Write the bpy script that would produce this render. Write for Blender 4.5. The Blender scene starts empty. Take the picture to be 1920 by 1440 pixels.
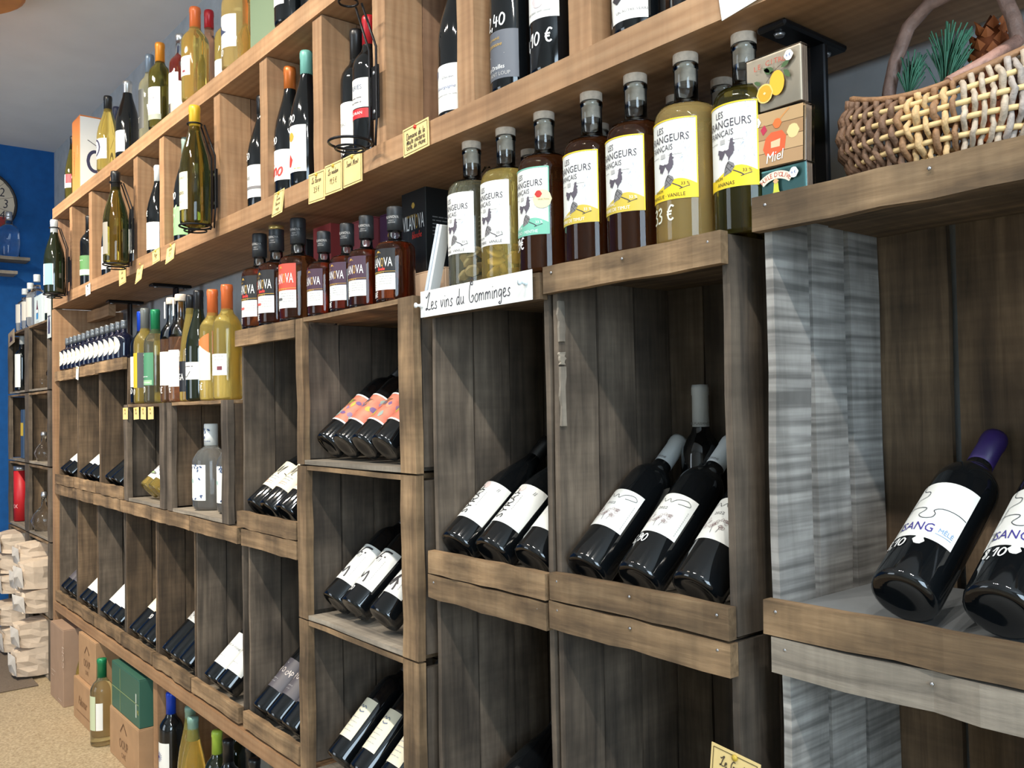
import bpy, bmesh, math, random
from mathutils import Matrix, Vector
C = bpy.context.scene
COL = C.collection
random.seed(7)
PI = math.pi
rad = math.radians

# ------------------------------------------------------------------ camera, light, exposure
cam_d = bpy.data.cameras.new('camera'); cam = bpy.data.objects.new('camera', cam_d); COL.objects.link(cam)
cam_d.sensor_width = 36.0; cam_d.lens = 31.09; cam_d.clip_start = 0.02
right = Vector((0.63071589, 0.77580697, -0.01791648))
down = Vector((-0.03240461, 0.00326257, -0.99946951))
fwd = Vector((-0.77533696, 0.63096188, 0.02719747))
m = Matrix((right, -down, -fwd)).transposed().to_4x4()
m.translation = Vector((0, 0, 1.23))
cam.matrix_world = m
C.camera = cam

w = bpy.data.worlds.new('world'); C.world = w; w.use_nodes = True
w.node_tree.nodes['Background'].inputs[0].default_value = (0.55, 0.68, 0.85, 1)
w.node_tree.nodes['Background'].inputs[1].default_value = 0.25

def area(name, loc, target, sx, sy, power, col):
    d = bpy.data.lights.new(name, 'AREA'); d.shape = 'RECTANGLE'; d.size = sx; d.size_y = sy
    d.energy = power; d.color = col
    o = bpy.data.objects.new(name, d); COL.objects.link(o); o.location = loc
    o.rotation_euler = (Vector(target) - Vector(loc)).to_track_quat('-Z', 'Y').to_euler()
    return o
def spot(name, loc, target, power, col, cone=95, blend=0.7, r=0.03):
    d = bpy.data.lights.new(name, 'SPOT'); d.energy = power; d.color = col
    d.spot_size = rad(cone); d.spot_blend = blend; d.shadow_soft_size = r
    o = bpy.data.objects.new(name, d); COL.objects.link(o); o.location = loc
    o.rotation_euler = (Vector(target) - Vector(loc)).to_track_quat('-Z', 'Y').to_euler()
    return o
# shop window behind and to the right of the photographer: cool daylight
area('daylight_window', (2.70, -0.75, 1.60), (-2.5, 0.3, 1.3), 2.4, 1.9, 116, (0.66, 0.84, 1.0))
area('cool_fill', (-3.3, -3.1, 1.25), (-3.3, 1.2, 1.35), 1.6, 2.1, 36, (0.78, 0.89, 1.0))  # added soft fill lamp, no door there; brightens the ceiling at the far end
# ceiling track with small spot heads, three to a fixture, in front of the shelves
for i, (sx, e) in enumerate(((-4.75, 42), (-3.6, 40), (-2.55, 29), (-1.45, 16), (-0.30, 24))):
    for k, (dx, f) in enumerate(((0.0, 0.5), (0.16, 0.2), (0.34, 0.3))):
        spot('ceiling_spot', (sx + 0.5 + dx, -0.06, 2.74), (sx + 0.1 * k, 0.95, 1.15), e * f * 2.6, (1.0, 0.89, 0.72) if i < 2 else (1.0, 0.91, 0.78) if i == 2 else (1.0, 0.96, 0.90), 105, 0.8, 0.022)
C.view_settings.view_transform = 'Standard'
C.view_settings.look = 'None'
C.view_settings.exposure = 0.55
C.view_settings.gamma = 1.0
C.view_settings.use_curve_mapping = False
try:
    C.cycles.max_bounces = 10; C.cycles.transmission_bounces = 10; C.cycles.glossy_bounces = 4
    C.cycles.sample_clamp_indirect = 4.0; C.cycles.use_denoising = True
    C.cycles.caustics_refractive = True; C.cycles.caustics_reflective = False
except Exception:
    pass

# ------------------------------------------------------------------ materials
def newmat(name):
    mt = bpy.data.materials.new(name); mt.use_nodes = True
    return mt, mt.node_tree.nodes, mt.node_tree.links, mt.node_tree.nodes['Principled BSDF']
_mc = {}
def lin(c):
    return tuple((x / 12.92 if x <= 0.04045 else ((x + 0.055) / 1.055) ** 2.4) for x in c)
def srgb(r, g, b):
    return lin((r / 255, g / 255, b / 255))
def plain(col, rough=0.6, metal=0.0, name='paint', bump=0.0, var=0.0, scale=30):
    key = ('p', tuple(round(x, 3) for x in col), rough, metal, bump, var, scale)
    if key in _mc: return _mc[key]
    mt, n, l, b = newmat(name)
    b.inputs['Base Color'].default_value = (*col, 1); b.inputs['Roughness'].default_value = rough
    b.inputs['Metallic'].default_value = metal
    if bump or var:
        tc = n.new('ShaderNodeTexCoord'); nz = n.new('ShaderNodeTexNoise'); nz.inputs['Scale'].default_value = scale
        nz.inputs['Detail'].default_value = 6
        l.new(tc.outputs['Object'], nz.inputs['Vector'])
        if var:
            r = n.new('ShaderNodeValToRGB')
            r.color_ramp.elements[0].color = (*[max(0, x * (1 - var)) for x in col], 1)
            r.color_ramp.elements[1].color = (*[min(1, x * (1 + var)) for x in col], 1)
            r.color_ramp.elements[0].position = 0.3; r.color_ramp.elements[1].position = 0.7
            l.new(nz.outputs['Fac'], r.inputs['Fac']); l.new(r.outputs['Color'], b.inputs['Base Color'])
        if bump:
            bp = n.new('ShaderNodeBump'); bp.inputs['Strength'].default_value = bump; bp.inputs['Distance'].default_value = 0.01
            l.new(nz.outputs['Fac'], bp.inputs['Height']); l.new(bp.outputs['Normal'], b.inputs['Normal'])
    _mc[key] = mt
    return mt
def ink(r, g, b):
    return plain(srgb(r, g, b), 0.55, name='ink')
def glass(col, rough=0.02, ior=1.4, name='glass', cloudy=0.0):
    key = ('g', col, rough, ior, cloudy)
    if key in _mc: return _mc[key]
    mt, n, l, b = newmat(name)
    b.inputs['Base Color'].default_value = (*col, 1); b.inputs['Roughness'].default_value = rough
    b.inputs['Transmission Weight'].default_value = 1.0 - cloudy; b.inputs['IOR'].default_value = ior
    _mc[key] = mt
    return mt
def dark_glass(col, rough=0.06):
    key = ('dg', col)
    if key in _mc: return _mc[key]
    mt, n, l, b = newmat('dark_glass')
    b.inputs['Base Color'].default_value = (*col, 1); b.inputs['Roughness'].default_value = rough
    b.inputs['IOR'].default_value = 1.52; b.inputs['Specular IOR Level'].default_value = 0.6
    _mc[key] = mt
    return mt
def wood(name, dark, mid, light, grain=38.0, stain=0.5, saw=0.3, rough=0.82, bump=0.35, objvar=0.35, rings=False):
    """grain runs along local X of each plank; every plank takes its own offset and tone"""
    mt, n, l, b = newmat(name)
    tc = n.new('ShaderNodeTexCoord'); oi = n.new('ShaderNodeObjectInfo')
    off = n.new('ShaderNodeVectorMath'); off.operation = 'SCALE'; off.inputs['Scale'].default_value = 37.0
    cx = n.new('ShaderNodeCombineXYZ')
    l.new(oi.outputs['Random'], cx.inputs[0]); l.new(oi.outputs['Random'], cx.inputs[1]); l.new(oi.outputs['Random'], cx.inputs[2])
    l.new(cx.outputs[0], off.inputs[0])
    ad = n.new('ShaderNodeVectorMath'); ad.operation = 'ADD'
    l.new(tc.outputs['Object'], ad.inputs[0]); l.new(off.outputs[0], ad.inputs[1])
    mp = n.new('ShaderNodeMapping'); mp.inputs['Scale'].default_value = (2.2, grain, grain)
    l.new(ad.outputs[0], mp.inputs['Vector'])
    n1 = n.new('ShaderNodeTexNoise'); n1.inputs['Scale'].default_value = 1.6; n1.inputs['Detail'].default_value = 7; n1.inputs['Roughness'].default_value = 0.62
    n1.inputs['Distortion'].default_value = 0.35
    l.new(mp.outputs[0], n1.inputs['Vector'])
    r = n.new('ShaderNodeValToRGB'); e = r.color_ramp.elements
    e[0].position = 0.30; e[0].color = (*dark, 1); e[1].position = 0.72; e[1].color = (*light, 1)
    k = e.new(0.5); k.color = (*mid, 1)
    fac = n1.outputs['Fac']
    if rings:
        wv = n.new('ShaderNodeTexWave'); wv.wave_type = 'BANDS'; wv.bands_direction = 'DIAGONAL'
        mp3 = n.new('ShaderNodeMapping'); mp3.inputs['Scale'].default_value = (0.12, 26, 26)
        l.new(ad.outputs[0], mp3.inputs['Vector']); l.new(mp3.outputs[0], wv.inputs['Vector'])
        wv.inputs['Scale'].default_value = 1.2; wv.inputs['Distortion'].default_value = 3.0; wv.inputs['Detail'].default_value = 2
        mx0 = n.new('ShaderNodeMix'); mx0.data_type = 'FLOAT'; mx0.inputs[0].default_value = 0.16
        l.new(n1.outputs['Fac'], mx0.inputs[2]); l.new(wv.outputs['Fac'], mx0.inputs[3]); fac = mx0.outputs[0]
    l.new(fac, r.inputs['Fac'])
    # broad stains
    n2 = n.new('ShaderNodeTexNoise'); n2.inputs['Scale'].default_value = 9; n2.inputs['Detail'].default_value = 4
    l.new(ad.outputs[0], n2.inputs['Vector'])
    mr = n.new('ShaderNodeMapRange'); mr.inputs[1].default_value = 0.35; mr.inputs[2].default_value = 0.7
    mr.inputs[3].default_value = 1 - stain; mr.inputs[4].default_value = 1.12
    l.new(n2.outputs['Fac'], mr.inputs[0])
    # saw marks across the grain
    mp2 = n.new('ShaderNodeMapping'); mp2.inputs['Scale'].default_value = (95, 3.5, 3.5)
    l.new(ad.outputs[0], mp2.inputs['Vector'])
    n3 = n.new('ShaderNodeTexNoise'); n3.inputs['Scale'].default_value = 1.0; n3.inputs['Detail'].default_value = 2
    l.new(mp2.outputs[0], n3.inputs['Vector'])
    ms = n.new('ShaderNodeMapRange'); ms.inputs[1].default_value = 0.35; ms.inputs[2].default_value = 0.65
    ms.inputs[3].default_value = 1 - saw; ms.inputs[4].default_value = 1.08
    l.new(n3.outputs['Fac'], ms.inputs[0])
    m1 = n.new('ShaderNodeMath'); m1.operation = 'MULTIPLY'; l.new(mr.outputs[0], m1.inputs[0]); l.new(ms.outputs[0], m1.inputs[1])
    mo = n.new('ShaderNodeMapRange'); mo.inputs[3].default_value = 1 - objvar; mo.inputs[4].default_value = 1 + objvar * 0.6
    l.new(oi.outputs['Random'], mo.inputs[0])
    m2 = n.new('ShaderNodeMath'); m2.operation = 'MULTIPLY'; l.new(m1.outputs[0], m2.inputs[0]); l.new(mo.outputs[0], m2.inputs[1])
    vs = n.new('ShaderNodeVectorMath'); vs.operation = 'SCALE'
    l.new(r.outputs['Color'], vs.inputs[0]); l.new(m2.outputs[0], vs.inputs['Scale'])
    l.new(vs.outputs[0], b.inputs['Base Color'])
    b.inputs['Roughness'].default_value = rough
    bp = n.new('ShaderNodeBump'); bp.inputs['Strength'].default_value = bump; bp.inputs['Distance'].default_value = 0.004
    l.new(n1.outputs['Fac'], bp.inputs['Height']); l.new(bp.outputs['Normal'], b.inputs['Normal'])
    return mt
W_CRATE = wood('crate_wood', (0.075, 0.058, 0.043), (0.135, 0.103, 0.074), (0.20, 0.155, 0.112), saw=0.035, stain=0.5)
W_BROWN = wood('crate_wood_brown', (0.08, 0.052, 0.031), (0.15, 0.098, 0.056), (0.23, 0.155, 0.09), saw=0.09, stain=0.45)
W_RAIL = wood('crate_rail_wood', (0.16, 0.10, 0.052), (0.30, 0.19, 0.098), (0.43, 0.285, 0.155), saw=0.05, stain=0.6, objvar=0.25)
W_PALE = wood('pale_crate_wood', (0.28, 0.265, 0.24), (0.38, 0.36, 0.33), (0.46, 0.44, 0.41), saw=0.55, stain=0.3, objvar=0.08, grain=14)
W_BOARD = wood('dusty_board', (0.17, 0.145, 0.115), (0.30, 0.255, 0.20), (0.40, 0.345, 0.27), saw=0.05, stain=0.25)
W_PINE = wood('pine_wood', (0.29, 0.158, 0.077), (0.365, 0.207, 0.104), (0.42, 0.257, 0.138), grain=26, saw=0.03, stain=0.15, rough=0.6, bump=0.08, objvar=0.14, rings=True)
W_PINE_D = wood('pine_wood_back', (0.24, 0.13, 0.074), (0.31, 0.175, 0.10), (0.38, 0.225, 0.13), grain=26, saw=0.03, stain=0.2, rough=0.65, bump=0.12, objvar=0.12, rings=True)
M_IRON = plain((0.012, 0.012, 0.014), 0.4, 0.6, 'black_iron')
M_STEEL = plain((0.45, 0.45, 0.46), 0.35, 0.9, 'steel')
M_WHITE = plain(srgb(238, 238, 232), 0.5, name='white_paper')
M_CREAM = plain(srgb(240, 232, 205), 0.55, name='cream_paper')
M_KRAFT = plain(srgb(233, 206, 140), 0.6, name='kraft_paper', var=0.06)
M_CARD = plain(srgb(172, 136, 100), 0.75, name='cardboard', var=0.08, scale=18)
M_CARD2 = plain(srgb(160, 132, 110), 0.75, name='cardboard_dull', var=0.06, scale=18)
M_BAG = plain(srgb(212, 192, 170), 0.7, name='paper_bag', var=0.08, bump=0.3, scale=25)
M_CORK = plain(srgb(222, 206, 188), 0.7, name='cork', var=0.15, scale=120)
M_SILVER = plain((0.55, 0.56, 0.58), 0.3, 0.85, 'silver_foil')
G_BLACK = dark_glass((0.004, 0.005, 0.006))
G_GREEN = dark_glass((0.010, 0.014, 0.006))
G_OLIVE = glass((0.30, 0.26, 0.05), 0.02, 1.38, 'olive_glass', 0.04)
G_AMBERY = glass((0.98, 0.75, 0.21), 0.02, 1.36, 'yellow_wine_glass', 0.13)
G_GOLD = glass((0.97, 0.70, 0.26), 0.02, 1.36, 'golden_liqueur_glass', 0.16)
G_PALE = glass((0.88, 0.84, 0.56), 0.02, 1.36, 'pale_wine_glass', 0.04)
G_WHISKY = glass((0.32, 0.095, 0.03), 0.02, 1.36, 'whisky_glass', 0.04)
G_RUM = glass((0.30, 0.105, 0.035), 0.02, 1.36, 'dark_rum_glass', 0.05)
G_ROSE = glass((0.80, 0.44, 0.27), 0.02, 1.36, 'rose_glass', 0.06)
G_CLEAR = glass((0.96, 0.97, 0.97), 0.01, 1.33, 'clear_glass')
def film(name, tint, refl):
    """thin clear sheet: lets light straight through, mirrors a little at grazing angles"""
    mt, n, l, b = newmat(name); n.remove(b)
    tr = n.new('ShaderNodeBsdfTransparent'); gl = n.new('ShaderNodeBsdfGlossy'); mx = n.new('ShaderNodeMixShader'); fr = n.new('ShaderNodeFresnel')
    tr.inputs[0].default_value = (*tint, 1); gl.inputs['Roughness'].default_value = 0.04; fr.inputs[0].default_value = refl
    l.new(fr.outputs[0], mx.inputs[0]); l.new(tr.outputs[0], mx.inputs[1]); l.new(gl.outputs[0], mx.inputs[2])
    l.new(mx.outputs[0], n['Material Output'].inputs[0])
    return mt
G_THIN = film('clear_film', (0.97, 0.98, 0.98), 1.35)
G_NECK = film('clear_neck_glass', (0.93, 0.95, 0.95), 1.45)
G_GIN = glass((0.88, 0.90, 0.88), 0.02, 1.33, 'gin_glass', 0.08)
G_BLUE = dark_glass((0.006, 0.008, 0.022))

# ------------------------------------------------------------------ object helpers
def link(name, me, mat=None, parent=None, loc=(0, 0, 0), rot=(0, 0, 0), smooth=False):
    o = bpy.data.objects.new(name, me); COL.objects.link(o)
    if mat is not None and len(me.materials) == 0: me.materials.append(mat)
    o.location = loc; o.rotation_euler = rot
    if parent is not None: o.parent = parent
    if smooth:
        for p in me.polygons: p.use_smooth = True
    return o
def thing(name, label, cat, loc=(0, 0, 0), rot=(0, 0, 0), group=None):
    o = bpy.data.objects.new(name, None); COL.objects.link(o)
    o.empty_display_size = 0.02
    o.location = loc; o.rotation_euler = rot
    o['label'] = label; o['category'] = cat
    if group: o['group'] = group
    return o
def tag(o, label, cat, group=None):
    o['label'] = label; o['category'] = cat
    if group: o['group'] = group
    return o
def mesh(verts, faces, name='mesh'):
    me = bpy.data.meshes.new(name); me.from_pydata(verts, [], faces); me.update()
    return me
def box_mesh(dx, dy, dz, bev=0.0):
    bm = bmesh.new(); bmesh.ops.create_cube(bm, size=1.0)
    bmesh.ops.scale(bm, vec=(dx, dy, dz), verts=bm.verts)
    if bev > 0: bmesh.ops.bevel(bm, geom=bm.edges[:], offset=bev, segments=1, affect='EDGES')
    me = bpy.data.meshes.new('box'); bm.to_mesh(me); bm.free()
    return me
def plank_mesh(L, wy, tz, jit, seg=5):
    """a board along local X with slightly uneven edges"""
    vs, fs = [], []
    for i in range(seg + 1):
        x = -L / 2 + L * i / seg
        e = 0 if i in (0, seg) else 1
        j1 = random.uniform(-jit, jit) * e; j2 = random.uniform(-jit, jit) * e
        t = min(tz * 0.12, 0.0015)
        t2 = random.uniform(-1, 1) * t
        for (sy, sz) in ((-1, -1), (1, -1), (1, 1), (-1, 1)):
            vs.append((x + random.uniform(-jit, jit) * 0.25 * (1 - e), sy * wy / 2 + (j1 if sy < 0 else j2), sz * tz / 2 + t2))
    for i in range(seg):
        a = i * 4; b2 = a + 4
        for k in range(4):
            fs.append((a + k, a + (k + 1) % 4, b2 + (k + 1) % 4, b2 + k))
    fs.append((3, 2, 1, 0)); a = seg * 4; fs.append((a, a + 1, a + 2, a + 3))
    me = mesh(vs, fs, 'plank')
    return me
def plank(name, parent, lo, hi, mat, jit=0.0015, seg=5):
    d = [hi[i] - lo[i] for i in range(3)]; c = [(hi[i] + lo[i]) / 2 for i in range(3)]
    ax = d.index(max(d))
    if ax == 0: dims, rot = (d[0], d[1], d[2]), (0, 0, 0)
    elif ax == 1: dims, rot = (d[1], d[0], d[2]), (0, 0, PI / 2)
    else: dims, rot = (d[2], d[1], d[0]), (0, -PI / 2, 0)
    pl = parent.location if parent is not None else Vector((0, 0, 0))
    me = plank_mesh(dims[0], dims[1], dims[2], jit, seg)
    return link(name, me, mat, parent, Vector(c) - pl, rot)
def pbox(name, parent, lo, hi, mat, bev=0.0):
    d = [hi[i] - lo[i] for i in range(3)]; c = Vector([(hi[i] + lo[i]) / 2 for i in range(3)])
    pl = parent.location if parent is not None else Vector((0, 0, 0))
    return link(name, box_mesh(*d, bev), mat, parent, c - pl)
_lc = {}
def lathe_mesh(pts, seg=28):
    key = (tuple((round(a, 5), round(b, 5)) for a, b in pts), seg)
    if key in _lc: return _lc[key]
    vs, fs = [], []
    rings = []
    for (r, z) in pts:
        if r < 1e-6:
            rings.append([len(vs)]); vs.append((0, 0, z))
        else:
            rings.append(list(range(len(vs), len(vs) + seg)))
            for k in range(seg):
                a = 2 * PI * k / seg
                vs.append((r * math.cos(a), r * math.sin(a), z))
    for i in range(len(rings) - 1):
        A, B = rings[i], rings[i + 1]
        for k in range(seg):
            k2 = (k + 1) % seg
            if len(A) == 1 and len(B) == 1: continue
            if len(A) == 1: fs.append((A[0], B[k2], B[k]))
            elif len(B) == 1: fs.append((A[k], A[k2], B[0]))
            else: fs.append((A[k], A[k2], B[k2], B[k]))
    if len(rings[0]) > 1: fs.append(tuple(reversed(rings[0])))
    if len(rings[-1]) > 1: fs.append(tuple(rings[-1]))
    me = mesh(vs, fs, 'lathe')
    for p in me.polygons: p.use_smooth = len(p.vertices) <= 4
    _lc[key] = me
    return me
def lathe(name, parent, pts, mat, seg=28, loc=(0, 0, 0), rot=(0, 0, 0)):
    me = lathe_mesh(pts, seg)
    if len(me.materials) and me.materials[0] is not mat:
        me = me.copy(); me.materials.clear()
        me.materials.append(mat)
    return link(name, me, mat, parent, loc, rot)
def tube_mesh(paths, r, seg=8, closed=False):
    vs, fs = [], []
    for path in paths:
        P = [Vector(p) for p in path]; nP = len(P)
        rr = r if isinstance(r, (list, tuple)) else [r] * nP
        base = len(vs); up = None
        for i, p in enumerate(P):
            if closed: t = P[(i + 1) % nP] - P[i - 1]
            else: t = P[min(i + 1, nP - 1)] - P[max(i - 1, 0)]
            t.normalize()
            if up is None:
                up = t.orthogonal().normalized()
            up = (up - t * up.dot(t))
            if up.length < 1e-5: up = t.orthogonal()
            up.normalize()
            s = t.cross(up)
            for k in range(seg):
                a = 2 * PI * k / seg
                vs.append(tuple(p + (up * math.cos(a) + s * math.sin(a)) * rr[i]))
        for i in range(nP if closed else nP - 1):
            a = base + i * seg; b2 = base + ((i + 1) % nP) * seg
            for k in range(seg):
                fs.append((a + k, a + (k + 1) % seg, b2 + (k + 1) % seg, b2 + k))
        if not closed:
            fs.append(tuple(base + k for k in reversed(range(seg))))
            fs.append(tuple(base + (nP - 1) * seg + k for k in range(seg)))
    me = mesh(vs, fs, 'tube')
    for p in me.polygons: p.use_smooth = len(p.vertices) == 4
    return me

# ------------------------------------------------------------------ print: flat shapes, text and pen strokes
_tc = {}
def text2d(s):
    if s in _tc: return _tc[s]
    cu = bpy.data.curves.new('t', 'FONT'); cu.body = s; cu.size = 1.0; cu.resolution_u = 2
    cu.align_x = 'CENTER'; cu.align_y = 'CENTER'
    ob = bpy.data.objects.new('t', cu)
    me = bpy.data.meshes.new_from_object(ob)
    v = [(p.co.x, p.co.y) for p in me.vertices]; f = [tuple(p.vertices) for p in me.polygons]
    bpy.data.objects.remove(ob); bpy.data.curves.remove(cu); bpy.data.meshes.remove(me)
    _tc[s] = (v, f)
    return _tc[s]
PEN = {
 '0': (.55, [[(.25, .9), (.08, .6), (.1, .2), (.28, .05), (.45, .3), (.45, .7), (.25, .9)]]),
 '1': (.42, [[(.02, .55), (.28, .95), (.25, .02)]]),
 '2': (.55, [[(.05, .7), (.2, .95), (.42, .8), (.35, .5), (.05, .05), (.48, .06)]]),
 '3': (.52, [[(.08, .85), (.3, .95), (.4, .75), (.2, .52), (.42, .4), (.38, .1), (.05, .06)]]),
 '4': (.55, [[(.15, .95), (.08, .4), (.48, .42)], [(.36, .75), (.34, .0)]]),
 '5': (.52, [[(.45, .92), (.12, .9), (.1, .55), (.35, .58), (.42, .3), (.3, .05), (.04, .1)]]),
 '6': (.52, [[(.38, .95), (.12, .6), (.08, .2), (.28, .03), (.42, .25), (.28, .45), (.1, .3)]]),
 '7': (.5, [[(.05, .9), (.45, .92), (.18, .02)], [(.1, .5), (.42, .52)]]),
 '8': (.52, [[(.4, .85), (.2, .95), (.1, .75), (.38, .35), (.28, .05), (.08, .2), (.35, .6), (.4, .85)]]),
 '9': (.52, [[(.42, .75), (.25, .92), (.08, .7), (.22, .5), (.42, .75), (.4, .3), (.25, .02)]]),
 ',': (.25, [[(.15, .12), (.08, -.18)]]),
 '€': (.6, [[(.5, .85), (.3, .95), (.12, .6), (.15, .2), (.35, .05), (.5, .15)], [(.02, .6), (.38, .6)], [(.02, .42), (.36, .42)]]),
 ' ': (.35, []),
 'L': (.56, [[(.0, .86), (.05, .74), (.22, .9), (.36, 1.06), (.42, 1.0), (.30, .74), (.20, .38), (.13, .06), (.02, .0), (.0, .08), (.14, .1), (.34, .0), (.54, .06)]]),
 'e': (.36, [[(.02, .2), (.22, .3), (.22, .46), (.08, .44), (.04, .15), (.15, .0), (.34, .1)]]),
 's': (.34, [[(.02, .05), (.2, .02), (.26, .15), (.12, .3), (.2, .46), (.3, .4)]]),
 'v': (.36, [[(.02, .48), (.12, .02), (.28, .48)]]),
 'i': (.2, [[(.08, .46), (.08, .06), (.16, .02)], [(.08, .66), (.1, .7)]]),
 'n': (.4, [[(.04, .46), (.05, .0)], [(.05, .3), (.18, .46), (.28, .36), (.29, .02)]]),
 'm': (.6, [[(.04, .46), (.05, .0)], [(.05, .3), (.15, .46), (.24, .34), (.25, .02)], [(.25, .3), (.38, .46), (.47, .34), (.48, .02)]]),
 'd': (.42, [[(.28, .42), (.12, .46), (.03, .2), (.12, .0), (.28, .2)], [(.3, .95), (.29, .1), (.38, .02)]]),
 'u': (.42, [[(.04, .46), (.05, .1), (.16, .02), (.28, .2)], [(.29, .46), (.3, .1), (.38, .02)]]),
 'C': (.62, [[(.5, 1.3), (.36, 1.42), (.2, 1.3), (.22, 1.08), (.4, 1.02), (.42, 1.18), (.3, 1.2), (.14, .9), (.1, .3), (.25, .02), (.45, .06), (.55, .3), (.42, .42), (.34, .28)]]),
 'o': (.42, [[(.2, .46), (.05, .3), (.08, .05), (.24, .0), (.34, .2), (.3, .42), (.2, .46)]]),
 'g': (.42, [[(.3, .4), (.15, .46), (.04, .25), (.15, .06), (.3, .25)], [(.31, .46), (.3, -.2), (.2, -.34), (.06, -.28), (.2, -.2)]]),
 'r': (.32, [[(.05, .46), (.06, .02)], [(.06, .3), (.16, .44), (.28, .42)]]),
 'a': (.4, [[(.28, .42), (.12, .46), (.03, .2), (.12, .0), (.28, .2)], [(.29, .46), (.29, .08), (.36, .02)]]),
 't': (.28, [[(.12, .8), (.12, .08), (.22, .02)], [(.0, .5), (.26, .52)]]),
 'l': (.22, [[(.08, .95), (.08, .08), (.17, .02)]]),
 'M': (.8, [[(.0, .1), (.12, .0), (.22, .9), (.36, .1), (.55, .95), (.6, .05), (.75, .0)]]),
 'B': (.5, [[(.1, .95), (.1, .02)], [(.02, .9), (.35, .9), (.35, .6), (.1, .5), (.42, .4), (.38, .05), (.08, .02)]]),
 'G': (.6, [[(.5, .85), (.3, .95), (.08, .55), (.15, .08), (.4, .05), (.48, .35), (.3, .38), (.52, .38), (.45, -.25), (.2, -.25)]]),
 'S': (.5, [[(.42, .85), (.25, .97), (.1, .78), (.38, .4), (.3, .05), (.04, .1)]]),
 'h': (.4, [[(.06, .95), (.06, .0)], [(.06, .3), (.2, .46), (.28, .34), (.3, .02)]]),
 'c': (.34, [[(.28, .4), (.14, .46), (.04, .22), (.14, .0), (.3, .08)]]),
 'D': (.55, [[(.1, .95), (.1, .02), (.4, .1), (.48, .5), (.35, .9), (.04, .92)]]),
 'E': (.5, [[(.45, .9), (.2, .95), (.1, .75), (.28, .52), (.08, .4), (.1, .08), (.45, .06)]]),
 'b': (.36, [[(.06, .95), (.06, .04), (.22, .0), (.3, .25), (.18, .44), (.06, .3)]]),
 'p': (.36, [[(.06, .46), (.05, -.35)], [(.06, .3), (.2, .46), (.3, .25), (.2, .02), (.06, .1)]]),
}
def smooth_path(pts, k=3):
    if len(pts) < 3: return pts
    out = []
    P = [pts[0]] + list(pts) + [pts[-1]]
    for i in range(1, len(P) - 2):
        p0, p1, p2, p3 = P[i - 1], P[i], P[i + 1], P[i + 2]
        for j in range(k):
            t = j / k
            out.append(tuple(0.5 * (2 * p1[d] + (p2[d] - p0[d]) * t + (2 * p0[d] - 5 * p1[d] + 4 * p2[d] - p3[d]) * t * t + (3 * p1[d] - p0[d] - 3 * p2[d] + p3[d]) * t ** 3) for d in (0, 1)))
    out.append(pts[-1])
    return out
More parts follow.
